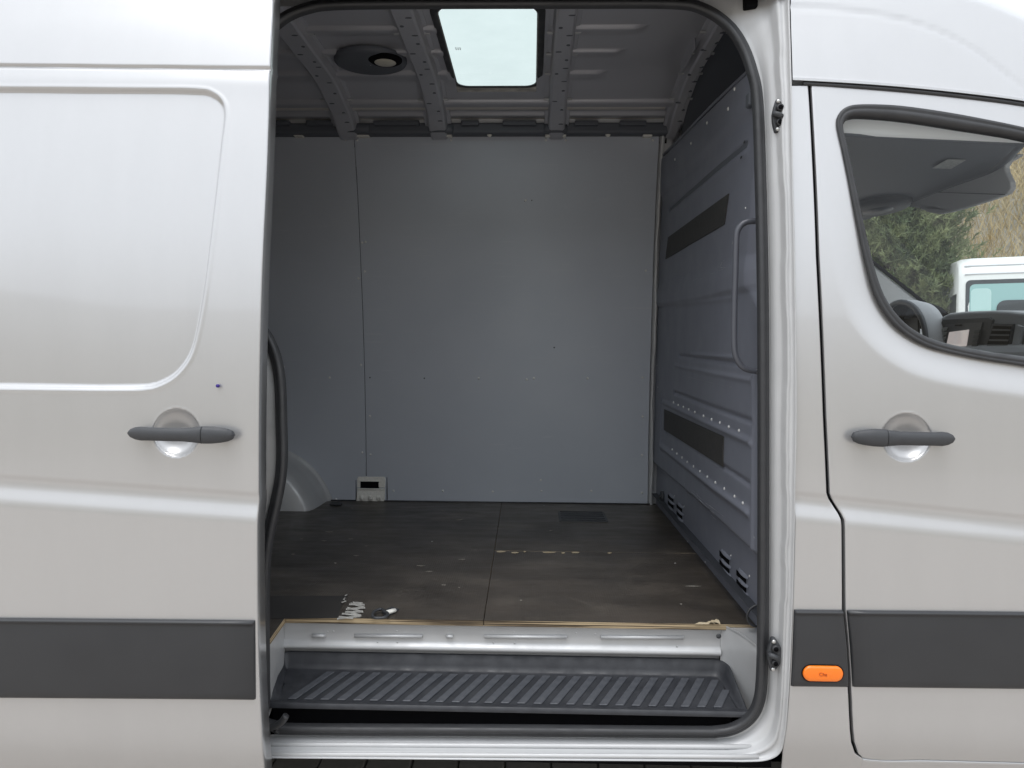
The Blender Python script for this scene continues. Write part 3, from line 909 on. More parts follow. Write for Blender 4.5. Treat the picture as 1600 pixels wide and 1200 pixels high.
def roof_shell():
    # the rest of the roof, hidden from below by the lining but closing the load bay
    xs = np.concatenate([np.linspace(-2.7, -.40, 8), np.linspace(-.40, .10, 12), np.linspace(.1, .74, 5)]); th = np.linspace(0, 1, 50)
    G = np.zeros((len(xs), len(th), 3))
    for i, x in enumerate(xs):
        zd, zt = 2.40, 2.72; y0 = float(SKIN(zd)); a = th*math.pi/2
        G[i] = np.stack([np.full_like(th, x), y0 + (.98 - y0)*(1 - np.cos(a)), zd + (zt - zd)*np.sin(a)], -1)
    M = G[:, ::-1].copy(); M[..., 1] = 1.96 - M[..., 1]
    G = np.concatenate([G, M[:, 1:]], 1)
    c = (G[:-1, :-1] + G[1:, 1:])/2
    keep = ~((c[..., 0] > -.40) & (c[..., 0] < .10) & (c[..., 1] > .48) & (c[..., 1] < 1.66))
    part(sheet('roof', G, 'silver', keep=keep))
roof_shell()

# ------------------------------------------------------------------ door aperture: jamb ring, seal
o_px = [(300, 1183), (500, 1184.5), (800, 1187), (1100, 1189), (1170, 1189.5), (1200, 1187), (1219, 1176), (1226, 1150), (1231, 1100), (1238, 960), (1241, 860), (1243, 760), (1245, 650), (1244, 500),
        (1240, 300), (1237, 130), (1234, 20), (1226, -70), (1190, -110), (1100, -120), (800, -122), (500, -122), (300, -122)]
i_px = [(300, 1150), (500, 1150), (800, 1152), (1080, 1154.5), (1125, 1154), (1155, 1148), (1182, 1130), (1196, 1104), (1201, 1060), (1202.5, 960), (1203, 860), (1203, 760), (1203, 650), (1202.5, 500),
        (1199, 300), (1194, 150), (1186, 104), (1170, 62), (1146, 28), (1105, 2), (900, -6), (550, -5), (300, -4)]
SEAL_IN = .072
def jamb():
    O = spline([tuple(on(a, b)) for a, b in o_px], 28); I = spline([tuple(on(a, b, SEAL_IN)) for a, b in i_px], 28)
    ts = [(0, 0, 0), (.035, -.004, 0), (.09, .003, 0), (.13, .011, 0), (.30, .016, 1), (.38, .012, 1), (.46, .02, 1), (.54, .036, 1), (.62, .044, 1), (.74, .047, .6), (.88, .060, 0), (.96, .071, 0), (1, .074, 0), (1.12, .075, 0)]
    n = len(O); G = np.zeros((n, len(ts), 3))
    fr = np.linspace(0, len(o_px) - 1, n)
    for k, (t, dy, bm_) in enumerate(ts):
        tt = t
        P_ = O + (I - O)*tt
        # stamped bosses and pockets along the upright
        wob = np.zeros(n)
        if bm_:
            for c, w_, hgt in ((9.5, .30, .009), (10.55, .42, .010), (11.75, .30, -.004), (12.7, .38, .009), (13.75, .30, .011), (14.45, .16, -.006), (15.3, .22, -.005), (16.0, .4, .006)):
                wob += hgt*np.exp(-((fr - c)/w_)**8)
        base = SKIN(P_[:, 2])
        G[:, k] = np.stack([P_[:, 0] + wob*bm_*.22, base + dy - wob*bm_*.22, P_[:, 2]], -1)
    j = part(sheet('door_jamb', G, 'jamb_paint'))
    # two ridges rolled into the sill
    for yy, r_, dy in ((1163, .0065, .045), (1178, .006, .014)):
        a = [tuple(on(x, yy + (x - 400)*.005, dy - .004)) for x in (300, 500, 700, 900, 1100, 1185)]
        tube('sill_ridge', a, r_, 'jamb_paint', j, n=10, ry=r_)
    # striker plates
    for cx, cy in ((1217, 181), (1210, 1023)):
        c = on(cx, cy, .028)
        pl = [(c.x + dx*.0165, c.y - .003, c.z + dz*.043) for dx, dz in ((-.55, 1), (.05, .98), (1, .45), (1, -.5), (.1, -1), (-.6, -1), (-1, -.35), (-1.1, .1), (-.9, .5))]
        s_ = prism('striker', pl, (.003, .02, 0), 'plastic', j, .003, 2)
        for dz in (.019, -.019):
            tube('striker_hole', [(c.x, c.y - .0125, c.z + dz), (c.x, c.y - .006, c.z + dz)], .0062, 'black', j, n=12, up=(0, 0, 1))
            tube('striker_collar', [(c.x, c.y - .012, c.z + dz), (c.x, c.y - .002, c.z + dz)], .0092, 'rubber', j, n=12, up=(0, 0, 1))
        for dz in (.036, -.036):
            place('striker_screw', SCREW, (c.x - .004, c.y - .006, c.z + dz), j, sc_=1.3)
        tube('striker_tongue', [(c.x - .018, c.y - .008, c.z + .004), (c.x - .004, c.y - .012, c.z), (c.x + .006, c.y - .010, c.z - .006)], .007, 'plastic', j, n=8)
    return j
mat('rivet', (.66, .66, .65), .35, .0, coat=.5)
RIVET = dome_mesh('rivet', .0042, .0026, 'rivet')
SCREW = dome_mesh('screw', .0042, .0022, 'steel')
SCREW_D = dome_mesh('screw_dark', .0042, .002, 'plastic')
JAMB = jamb()

seal_px = [(404, 1128), (430, 1137), (470, 1141), (800, 1143), (1080, 1145.5), (1120, 1145), (1148, 1139.5), (1172, 1124), (1186, 1100), (1191.5, 1060), (1193.5, 960), (1194, 800), (1194, 600), (1193, 450),
           (1190, 300), (1185, 160), (1176, 110), (1160, 68), (1136, 36), (1098, 12), (1050, 3.5), (900, 3), (650, 3.5), (520, 5.5), (478, 12), (448, 24), (425, 42), (405, 62), (385, 95)]
def seal():
    path = spline([tuple(on(a, b, .066)) for a, b in seal_px], 9)
    prof = [(-.014, .012), (-.014, -.004), (-.0105, -.0105), (-.003, -.0125), (.002, -.0085), (.004, -.0045), (.008, -.0048), (.0125, -.003), (.014, .003), (.014, .012)]
    o = part(tube('door_seal', path, 0, 'rubber', prof=prof))
    # rear upright of the aperture: seal bends round the pillar foot
    rp = [(385, 470), (404, 508), (418, 530), (430, 560), (436.5, 600), (438.5, 660), (439.5, 710), (437, 748), (430, 785), (421, 825), (414, 870), (411.5, 920), (411, 980), (411.5, 1060), (411.5, 1105), (402, 1140)]
    path2 = spline([tuple(on(a, b, .060)) for a, b in rp], 8)
    tube('rear_seal', path2, 0, 'rubber', o, prof=prof)
    # drain tube at the rear corner of the sill
    dt = [tuple(on(a, b, .03)) for a, b in ((398, 1138), (412, 1137.5), (428, 1135), (440, 1128), (447, 1118))]
    tube('drain_tube', spline(dt, 5), .0092, 'rubber', o, n=10)
    return rp
rear_px = seal()
re_ = on(1178, 3, .03)
part(box('rail_end', (re_.x - .022, re_.y, re_.z - .012), (re_.x + .012, re_.y + .05, re_.z + .05), 'black', None, .004, 2))

# rear quarter behind the seal, seen as a sliver beside the open door
def rear_quarter():
    pts = [on(a, b, .064) for a, b in rear_px]
    c = Curve(sorted([(p.z, p.x) for p in pts if True])[1:])
    zs = np.linspace(.36, 2.45, 90); G = []
    zmin, zmax = min(p.z for p in pts) + .02, max(p.z for p in pts) - .005
    for z in zs:
        xe = float(c(min(max(z, zmin), zmax))) - .012
        y = float(SKIN(z))
        row = [(-2.75, y + .03, z), (-1.6, y + .03, z), (xe - .20, y + .03, z), (xe - .10, y + .03, z), (xe - .06, y + .033, z), (xe - .034, y + .045, z), (xe - .022, y + .060, z), (xe - .006, y + .066, z), (xe + .006, y + .068, z), (xe + .006, y + .11, z), (xe - .03, y + .16, z)]
        G.append(row)
    o = part(sheet('rear_quarter', np.array(G), 'pillar_grey'))
    for py in (1040, 1059):
        p = on(405, py, .035); tube('rail_bolt', [(p.x - .03, p.y, p.z), (p.x + .012, p.y - .002, p.z)], .0035, 'steel', o, n=8, up=(0, 0, 1))
rear_quarter()

# ------------------------------------------------------------------ step well
def step():
    YF, YR = .100, .262; ZS = P(800, 1053, Y=.238).z; YF0 = .100; KT = (ZS - P(800, 1100, Y=YF0).z)/(.238 - YF0)
    # riser: sheet from under the plywood down to the tray, with a rolled fold
    xl, xr = P(443, 990, Y=.25).x, P(1126, 990, Y=.255).x
    le = P(413, 1010, Z=FLOOR)
    prof = [(.250, .643), (.252, .638), (.256, .612), (.258, .590), (.254, .583), (.248, .579), (.244, .573), (.246, .566), (.262, .560), (.268, .545), (.272, .53)]
    xs = np.linspace(xl, xr, 60)
    G = np.array([[(x, y, z) for y, z in prof] for x in xs])
    rs = part(sheet('step_riser', G, 'silver_in'))
    # pressed beads
    for a, b in ((488, 508), (554, 660), (697, 708), (757, 886), (939, 1068)):
        p0, p1 = P(a, 993 + (a - 400)*.005, Y=.252), P(b, 993 + (b - 400)*.005, Y=.252)
        tube('bead', [p0 + Vector((.0, .0, 0)), p0.lerp(p1, .5), p1], .0052, 'silver_in', rs, n=10)
    for a, b in ((512, 987), (521, 986.5), (590, 985), (620, 986), (590, 1004), (621, 1004), (700, 984), (770, 986), (803, 987), (771, 1004), (804, 1005), (900, 989), (930, 990), (1060, 996), (1058, 1010), (1046, 1014)):
        place('weld_spot', SCREW_W, P(a, b, Y=.2545), rs, sc_=.7)
    # left end plate and right end plate
    pl = P(424, 990, Y=.25)
    lw = [(pl.x, .252, .655), (pl.x - .005, .26, .50), (P(398, 1050, Y=.09).x, .09, .47), (P(398, 1020, Y=.09).x, .09, .655)]
    lw = [(xl, .25, .648), (xl, .27, .50), (le.x, le.y, .44), (le.x, le.y, .648)]
    part(prism('step_end', lw, (-.004, 0, 0), 'silver_in'))
    # right end: a curved cheek from riser to aperture
    G = []
    for t in np.linspace(0, 1, 16):
        x = xr + (XB - .004 - xr)*(1 - (1 - t)**1.6); y = .255 - .175*t**1.35
        zt = .656; G.append([(x, y, zt - (zt - .44)*k/12 ) for k in range(13)])
    part(sheet('step_cheek', np.array(G), 'silver_in'))
    tp = [(g[0][0], g[0][1], .651) for g in G] + [(XB + .05, .08, .651), (XB + .05, .27, .651), (xr, .27, .651)]
    part(prism('step_cheek_top', tp, (0, 0, -.003), 'silver_in'))
    place('cheek_plug', SCREW_D, P(1123, 994, Y=.225), rs, sc_=1.8)
    # tray: outline with cut corners, raised rim
    o_ = [(-.715, .088), (xr + .065, .088), (xr + .070, .10), (xr + .020, .235), (xr, .264), (xl + .012, .264), (xl - .02, .22), (-.73, .10)]
    o_ = [P(415, 1108, Y=.078), P(1170, 1108, Y=.078)]
    xa, xb = o_[0].x, o_[1].x
    outl = [(xa, .078), (xb, .078), (xb + .001, .09), (xr + .020, .236), (xr - .002, .266), (xl + .006, .266), (xl - .014, .25), (xa + .002, .10)]
    ctr = np.array([(xa + xb)/2, .175])
    def inset(d):
        o2 = np.array(outl); n = len(o2); r = []
        for i in range(n):
            a, b, c = o2[i-1], o2[i], o2[(i+1) % n]
            e1 = (b - a)/np.linalg.norm(b - a); e2 = (c - b)/np.linalg.norm(c - b)
            n1 = np.array([-e1[1], e1[0]]); n2 = np.array([-e2[1], e2[0]]); bis = n1 + n2; bis /= np.linalg.norm(bis)
            r.append(b + bis*d/max(.35, bis@n1))
        return np.array(r)
    def rounded(p, n=5):
        r = []; N = len(p)
        for i in range(N):
            a, b, c = p[i-1], p[i], p[(i+1) % N]
            ra = min(.012, np.linalg.norm(a-b)*.45); rc = min(.012, np.linalg.norm(c-b)*.45)
            s_ = b + (a-b)/np.linalg.norm(a-b)*ra; e_ = b + (c-b)/np.linalg.norm(c-b)*rc
            for k in range(n):
                t = k/(n-1); r.append((1-t)**2*s_ + 2*t*(1-t)*b + t*t*e_)
        return np.array(r)
    rows = []
    # front lip is low, back and ends high
    for d, hz in ((0, -.010), (0, 1), (.003, 1.06), (.007, 1.0), (.014, .35), (.020, .06), (.026, 0)):
        q = rounded(inset(d))
        rim = .004 + .036*ss(.095, .15, q[:, 1])
        z = ZS + (rim*hz if hz >= 0 else hz)
        rows.append(np.stack([q[:, 0], q[:, 1], np.broadcast_to(z, len(q))], -1))
    q = rounded(inset(.026)); c2 = q.mean(0)
    for t in (.6, .25, .0):
        p2 = np.stack([q[:, 0]*1, .175 + (q[:, 1] - .175)*t], -1); rows.append(np.stack([p2[:, 0], p2[:, 1], np.full(len(q), ZS)], -1))
    rows = np.array(rows); rows[..., 2] -= KT*(.238 - rows[..., 1])
    tr = part(sheet('step_tray', rows.transpose(1, 0, 2), 'tray', closed=True))
    # anti-slip ribs, each a slanted slat
    ya, yb = YF0, .228
    k = 0; me0 = None
    for i in range(27):
        px = 449 + i*25.6
        x = P(px, 1099, Y=YF0).x; dx = .072; w_ = .023
        q4 = [(0, ya, 0), (w_, ya, 0), (w_ + dx, yb, 0), (dx, yb, 0)]
        if x + dx + w_ > xr - .012:                      # last ribs are cut by the slanted end
            t = (xr - .012 + .03 - x)/(dx + w_ + .03)
            if t < .25: continue
            q4 = [(0, ya, 0), (w_, ya, 0), (w_ + dx*t, ya + (yb - ya)*t, 0), (dx*t, ya + (yb - ya)*t, 0)]
            o2 = prism('rib', [(a, b, c - KT*(.238 - b)) for a, b, c in q4], (0, 0, .0045), 'tray_worn', tr, .0015, 1)
            o2.location = (x, 0, ZS - .0005); continue
        if me0 is None:
            o2 = prism('rib', [(a, b, c - KT*(.238 - b)) for a, b, c in q4], (0, 0, .0045), 'tray_worn', tr, .0015, 1); me0 = o2
            o2.location = (x, 0, ZS - .0005)
        else: copy(me0, (x, 0, ZS - .0005), tr)
    # dark well in front of and under the tray, closing the underbody
    part(box('step_well', (-1.0, .075, .34), (XB + .03, .60, .36), 'black'))
    part(sheet('underbody', [[(-2.7, .12, .33), (2.6, .12, .33)], [(-2.7, 1.9, .33), (2.6, 1.9, .33)]], 'black'))
    part(sheet('tray_support', [[(xa, .13, .36), (xb - .03, .13, .36)], [(xa, .13, .49), (xb - .03, .13, .49)]], 'black'))
SCREW_W = dome_mesh('weld_spot', .0042, .0012, 'silver_in')
step()

# ------------------------------------------------------------------ load floor: three film-faced plywood sheets
YW = lambda z: 1.876 - .19*np.clip((z - .66)/1.83, 0, 1.2)**1.55      # inner face of the far wall
XS = P(770, 880, Z=FLOOR).x
def plywood(name, pts, top=FLOOR, th=.017):
    bm = bmesh.new()
    lo = [bm.verts.new((x, y, top - th)) for x, y in pts]; hi = [bm.verts.new((x, y, top)) for x, y in pts]
    n = len(pts); bm.faces.new(hi); bm.faces.new(lo[::-1])
    for i in range(n):
        f = bm.faces.new((lo[i], lo[(i+1) % n], hi[(i+1) % n], hi[i])); f.material_index = 1
    bmesh.ops.recalc_face_normals(bm, faces=bm.faces)
    me = bpy.data.meshes.new(name); bm.to_mesh(me); bm.free()
    me.materials.append(MATS['plywood']); me.materials.append(MATS['ply_edge'])
    o = bpy.data.objects.new(name, me); COL.objects.link(o); return part(o)
yseam = P(900, 862, Z=FLOOR).y
xs_f, xs_b = P(756, 968, Z=FLOOR).x, P(781, 800, Z=FLOOR).x
xm = lambda y: xs_f + (xs_b - xs_f)*(y - .24)/(1.876 - .24)
xl_ = P(446, 972, Y=.243).x; lend = P(413, 1010, Z=FLOOR)
sh1 = plywood('plywood_sheet', [(-2.7, .08), (lend.x - .05, .08), (lend.x, lend.y), (xl_, .243), (xm(.243) - .0012, .243), (xm(1.87) - .0012, 1.874), (-2.7, 1.874)])
sh2 = plywood('plywood_sheet', [(xm(.243) + .0012, .243), (XB + .05, .243), (XB + .05, yseam - .0012), (xm(yseam) + .0012, yseam - .0012)])
sh3 = plywood('plywood_sheet', [(xm(yseam) + .0012, yseam + .0012), (XB + .05, yseam + .0012), (XB + .05, 1.874), (xm(1.87) + .0012, 1.874)])
part(box('subfloor', (-2.7, .27, .56), (XB, 1.88, .645), 'black'))

def floor_details():
    zf = FLOOR + .0008
    def flat(name, px, m, par, z=zf, th=.0006):
        return prism(name, [P(a, b, Z=z) for a, b in px], (0, 0, th), m, par)
    # splintered chips along the sheet joints and the front edge
    for k, (a, b, L) in enumerate(((776, 862, 14), (799, 863.5, 12), (848, 863, 21), (877, 864, 6), (893, 863.2, 13), (949, 864, 7), (818, 862, 4))):
        flat('splinter', [(a, b - .7), (a + L*.5, b - 1.1), (a + L, b - .5), (a + L*.9, b + .5), (a + L*.4, b + 1.2), (a + .5, b + .6)], 'chip', sh3 if k else sh1)
    for a, b, L, h in ((1085, 974.5, 40, 4.2), (1108, 970.5, 18, 3.0)):
        pts = [(a, b), (a + L*.2, b - h*.6), (a + L*.45, b - h*.4), (a + L*.6, b - h), (a + L*.85, b - h*.5), (a + L, b)]
        flat('splinter', [(x, min(y, 974 + (x-800)*.004)) if i not in (0, 5) else (x, 974.4 + (x - 800)*.004) for i, (x, y) in enumerate(pts)], 'chip', sh2 if a > 756 else sh1)
    for a, b, L in ((468, 842, 6), (502, 845, 8), (544, 842, 8), (570, 853, 5), (552, 868, 9), (522, 880, 5), (455, 866, 6), (508, 831, 12), (650, 884, 14), (664, 893, 12), (717, 874, 10), (692, 914, 5), (548, 794, 5), (690, 798, 4), (712, 812, 11),
                    (858, 829, 5), (1062, 944, 4), (812, 938, 4), (690, 914, 4), (716, 918, 3), (1070, 916, 26), (600, 1, 0)):
        if L: flat('paint_fleck', [(a, b), (a + L*.4, b - .9), (a + L, b - .2), (a + L*.6, b + .9)], 'fleck', sh1 if a < 760 else sh2)
    # darker unworn rectangle with the remains of stencilled letters
    mat('dark_film', (.026, .024, .023), .42, noise=(9, .6, (.042, .038, .034)))
    flat('unworn_patch', [(412, 931), (533, 931), (545, 929.5), (534, 946), (527, 966), (404, 967)], 'dark_film', sh1, zf, .0004)
    ltr = zf + .0012
    S = 6.6667; o_ = lambda x, y: (400 + x/S, 900 + y/S)
    strokes = [[(848, 445), (1085, 418)], [(895, 392), (1095, 412)], [(1095, 412), (950, 368)], [(930, 375), (1115, 372)], [(1115, 372), (950, 330)], [(940, 345), (1135, 330)], [(1135, 330), (985, 285)],
               [(970, 295), (1130, 300)], [(1010, 275), (1110, 285)], [(865, 425), (1010, 440)]]
    for s_ in strokes:
        (ax, ay), (bx, by) = s_; h = 9.0
        flat('stencil_stroke', [o_(ax, ay - h), o_(bx, by - h), o_(bx + 4, by + h), o_(ax - 4, ay + h)], 'white_print', sh1, ltr, .0003); ltr += .00012
    for s_ in ([(890, 275), (940, 262)], [(905, 250), (930, 225)], [(925, 205), (950, 195)], [(940, 270), (915, 240)]):
        (ax, ay), (bx, by) = s_; h = 5
        flat('stencil_stroke', [o_(ax, ay - h), o_(bx, by - h), o_(bx, by + h), o_(ax, ay + h)], 'white_print', sh1, ltr, .0003); ltr += .00012
    # lashing ring lying on the floor
    rp = [P(a, b, Z=FLOOR + .012) for a, b in ((582, 962), (584, 956), (591, 952.5), (597, 952), (601, 955.5), (606, 959), (602, 964), (592, 965.5), (585, 965))]
    rg = tube('lashing_ring', spline([tuple(q) for q in rp], 4, True), .0046, 'plastic', sh1, n=8, closed=True, up=(0, 0, 1))
    p0, p1 = P(604, 957, Z=FLOOR + .010), P(617, 953.5, Z=FLOOR + .008)
    tube('ring_lug', [p0, p0.lerp(p1, .6), p1], .0085, 'zinc', sh1, n=10, up=(0, 0, 1), ry=.006)
    flat('ring_plate', [(596, 957), (612, 949), (624, 953), (613, 960), (602, 965)], 'plastic', sh1, zf, .003)
    # flush grille near the far wall
    a, b = P(874, 815, Z=FLOOR), P(944, 801, Z=FLOOR)
    gfr = box('floor_grille', (a.x, a.y, FLOOR - .004), (b.x, b.y, FLOOR + .004), 'plastic', sh3, .002, 1)
    for k in range(5):
        y = a.y + .012 + k*(b.y - a.y - .024)/4
        box('grille_bar', (a.x + .01, y - .003, FLOOR + .004), (b.x - .01, y + .003, FLOOR + .007), 'tray', sh3)
    # small dark wedge by the wheel arch and floor screws
    q = P(525, 789, Z=FLOOR); box('rubber_foot', (q.x - .03, q.y - .02, FLOOR), (q.x + .03, q.y + .02, FLOOR + .012), 'plastic', sh1, .006)
    for a, b in ((675, 846), (1055, 880), (1100, 876), (850, 790)):
        q = P(a, b, Z=FLOOR); place('floor_screw', SCREW, (q.x, q.y, FLOOR), sh1 if a < 760 else sh3, rot=(R_(-90), 0, 0), sc_=.8)
floor_details()

# ------------------------------------------------------------------ far wall: two lining boards
def wall_pt(px, py, off=0.0):
    Y = 1.8
    for _ in range(12):
        p = P(px, py, Y=Y); Y = float(YW(p.z)) - off
    return P(px, py, Y=Y)
def far_wall():
    zt = wall_pt(800, 213).z
    zs = np.linspace(FLOOR + .001, zt, 60)
    seam = Curve(sorted([(wall_pt(a, b).z, wall_pt(a, b).x) for a, b in ((553, 213), (558.5, 300), (563, 400), (567, 500), (570, 600), (572, 720), (573, 790))]))
    rig = Curve(sorted([(wall_pt(a, b).z, wall_pt(a, b).x) for a, b in ((1030, 213), (1023, 350), (1018, 500), (1014, 650), (1012, 790))]))
    def board(x0, x1, n):
        u = np.concatenate([[0, .0015, .003], np.linspace(.02, .98, n), [.997, .9985, 1]]); G = []
        for z in zs:
            a, b = x0(z), x1(z)
            row = [(a, float(YW(z)) + .006, z)] + [(a + (b - a)*t, float(YW(z)) + .004*math.sin(t*5 + z*2)*math.sin(z*2.3)*.7*math.sin(math.pi*t), z) for t in u] + [(b, float(YW(z)) + .006, z)]
            G.append(row)
        return part(sheet('wall_board', np.array(G), 'lining'))
    b1 = board(lambda z: -2.7, lambda z: float(seam(z)) - .0016, 24)
    b2 = board(lambda z: float(seam(z)) + .0016, lambda z: float(rig(z)), 24)
    part(sheet('wall_backing', [[(-2.75, 1.96, .3), (.66, 1.96, .3)], [(-2.75, 1.95, 1.4), (.66, 1.95, 1.4)], [(-2.75, 1.80, 2.42), (.66, 1.80, 2.42)]], 'black'))
    for a, b in ((515, 590), (748, 591), (823, 593), (834, 591), (918, 591), (1004, 590), (571, 378), (566, 379), (570, 424), (560, 435), (564, 570), (578, 650), (566, 707), (579, 710),
                 (615, 767), (692, 767), (770, 768), (845, 750), (846, 767), (924, 767), (1003, 770), (1003, 711), (1004, 651), (540, 219), (558, 219), (705, 219), (853, 219), (884, 219), (1020, 219),
                 (1009, 423), (474, 730), (525, 780), (443, 573), (821, 313)):
        q = wall_pt(a, b, .001); place('screw', RIVET, q, b1 if a < 563 else b2, sc_=1.5)
    for a, b in ((578, 590), (663, 591), (866, 543), (820, 314), (831, 313), (849, 788), (1010, 788)):
        q = wall_pt(a, b, .001); place('screw_hole', SCREW_D, q, b1 if a < 563 else b2, sc_=.95)
    # body-colour post between the boards and the bulkhead
    pz = np.linspace(FLOOR, zt + .03, 40)
    G = []
    for z in pz:
        x = float(rig(z)); y = float(YW(z)); wob = .004*math.sin(z*9) + .002*math.sin(z*31)
        G.append([(x - .002, y + .03, z), (x + .004, y + .004, z), (x + .010 + wob, y - .010, z), (x + .020 + wob, y - .012, z), (x + .026, y + .004, z), (x + .034, y + .012, z), (x + .07, y + .02, z)])
    part(sheet('post', np.array(G), 'silver_in'))
    # skirting seam
    part(tube('floor_joint', [(-2.6, 1.868, FLOOR + .002), (-.5, 1.868, FLOOR + .002), (XB, 1.868, FLOOR + .002)], .004, 'rubber', n=6))
    # lashing bracket let into the boards
    c0, c1 = wall_pt(558, 789, .004), wall_pt(602.5, 745, .004)
    y = c0.y; x0, x1, z0, z1 = c0.x, c1.x, FLOOR, c1.z
    br = part(prism('lashing_bracket', [(x0, y, z0 + .07), (x1 - .004, y, z0 + .07), (x1, y, z1 - .012), (x1 - .006, y, z1), (x0 + .006, y, z1), (x0, y, z1 - .012)], (0, .02, 0), 'zinc', None, .003, 2))
    box('bracket_pocket', (x0 + .018, y - .0025, z0 + .068), (x1 - .034, y + .004, z1 - .024), 'black', br)
    for nm, aa, bb in (('pocket_lip', (x0 + .014, y - .006, z1 - .026), (x1 - .030, y, z1 - .021)), ('pocket_lip', (x0 + .002, y - .008, z0 + .060), (x1 - .002, y, z0 + .067)),
                       ('pocket_lip', (x1 - .036, y - .006, z0 + .073), (x1 - .030, y, z1 - .03))):
        box(nm, aa, bb, 'zinc', br, .0015, 1)
    part(prism('bracket_foot', [(x0 - .002, y - .010, z0 + .0005), (x1 - .006, y - .010, z0 + .0005), (x1 - .004, y - .002, z0 + .058), (x0, y - .002, z0 + .058)], (0, .02, 0), 'zinc', None, .003, 2))
    for k in range(3):
        q = (x0 + .028 + k*.044, y - .012, z0 + .018); place('bracket_lug', SCREW_Z, q, br, sc_=(3.2, 4, 3.6))
    fr = [(x0 - .006, y + .004, z0), (x0 - .006, y + .004, z1 + .006), (x1 + .006, y + .004, z1 + .006), (x1 + .006, y + .004, z0)]
    for a, b in zip(fr[:-1], fr[1:]): tube('bracket_shadow_gap', [a, b], .0028, 'black', br, n=6, up=(0, 1, 0.01) if a[0] == b[0] else (0, 1, 0))
    # wheel arch
    cx, R, zc0 = wall_pt(405, 760).x - .02, .40, FLOOR - .12
    ang = np.linspace(-.1, math.pi + .1, 40); G = []
    prf = [(1.0, 1.880), (1.0, 1.80), (.995, 1.70), (.985, 1.64), (.96, 1.60), (.90, 1.585), (.2, 1.58)]
    prf = [(1.06, 1.874), (1.055, 1.868), (1.03, 1.862), (1.0, 1.85), (.99, 1.74), (.975, 1.66), (.95, 1.63), (.90, 1.615), (.2, 1.61)]
    for a in ang: G.append([(cx + R*1.0*k*math.cos(a), y, zc0 + R*k*math.sin(a)) for k, y in prf])
    wa = part(sheet('wheel_arch', np.array(G), 'silver_in'))
SCREW_Z = dome_mesh('bracket_lug', .0042, .0022, 'zinc')
far_wall()

# ------------------------------------------------------------------ ceiling, roof bows, skylight
def ceil_z(Y):
    return CEIL - .075*ss(1.18, 1.66, Y)**1.2 - .03*ss(.5, .1, Y)
def ceiling():
    ys = np.concatenate([np.linspace(.10, .55, 20), np.arange(.556, 1.665, .005)]); xs = np.linspace(-2.7, .68, 300)
    X, Y = np.meshgrid(xs, ys)
    Z = ceil_z(Y)
    lines = []
    for py in (38, 75, 108, 138):
        d = (CEIL - CAM.z)/ray(860, py).z; lines.append(CAM.y + ray(860, py).y*d)
    lines[-1] += 0.0
    sk = (X > -.36) & (X < .06)
    for k, yl in enumerate(lines + [1.575]):
        m = np.where(sk & (k < 3), 0, 1.0) * ss(.42 - .05*k, .36 - .05*k, X)
        m = np.where(X > .52, 0, m) if k < 3 else np.ones_like(X)
        t = Y - yl
        Z = Z - m*.015*(ss(-.001, .009, t))*(1 - ss(.011, .10, t))
    G = np.stack([X, Y, Z], -1); c = (G[:-1, :-1] + G[1:, 1:])/2
    keep = ~((c[..., 0] > SKY[0]) & (c[..., 0] < SKY[1]) & (c[..., 1] > SKY[2]) & (c[..., 1] < SKY[3]))
    o = part(sheet('ceiling', G, 'roof_paint', keep=keep))
    return o
a_, b_ = P(716, 132, Z=CEIL), P(833, 132, Z=CEIL)
SKY = (a_.x, b_.x + .012, P(760, 12, Z=CEIL - .008).y, a_.y)
ceil = ceiling()
def skylight():
    x0, x1, y0, y1 = SKY; r = .05
    def rr(x0, x1, y0, y1, z, r, n=6):
        p = []
        for cx, cy, a0 in ((x1-r, y1-r, 0), (x0+r, y1-r, 90), (x0+r, y0+r, 180), (x1-r, y0+r, 270)):
            for k in range(n): a = R_(a0 + k*90/(n-1)); p.append((cx + r*math.cos(a), cy + r*math.sin(a), z))
        return p
    sl = part(sheet('skylight_frame', np.array([rr(x0 - .03, x1 + .03, y0 - .03, y1 + .03, CEIL - .003 + .004, .07), rr(x0 - .028, x1 + .028, y0 - .028, y1 + .028, CEIL - .008, .068),
         rr(x0 - .008, x1 + .008, y0 - .008, y1 + .008, CEIL - .012, .055), rr(x0, x1, y0, y1, CEIL - .006, .05), rr(x0 - .02, x1 + .02, y0 - .02, y1 + .04, 2.628, .05), rr(x0 - .05, x1 + .05, y0 - .05, y1 + .30, 2.645, .05)]).transpose(1, 0, 2), 'rubber', closed=True))
    g = rr(x0 - .002, x1 + .002, y0 - .002, y1 + .002, CEIL - .009, .05)
    add('skylight_pane', g, [tuple(range(len(g)))], 'sky_glass', sl)
    q = P(716, 76, Z=CEIL - .01)
    for k in range(3):
        box('glass_stamp', (q.x - .010 + k*.008, q.y - .012, CEIL - .0105), (q.x - .007 + k*.008, q.y + .012, CEIL - .0098), 'glass_print', sl)
skylight()

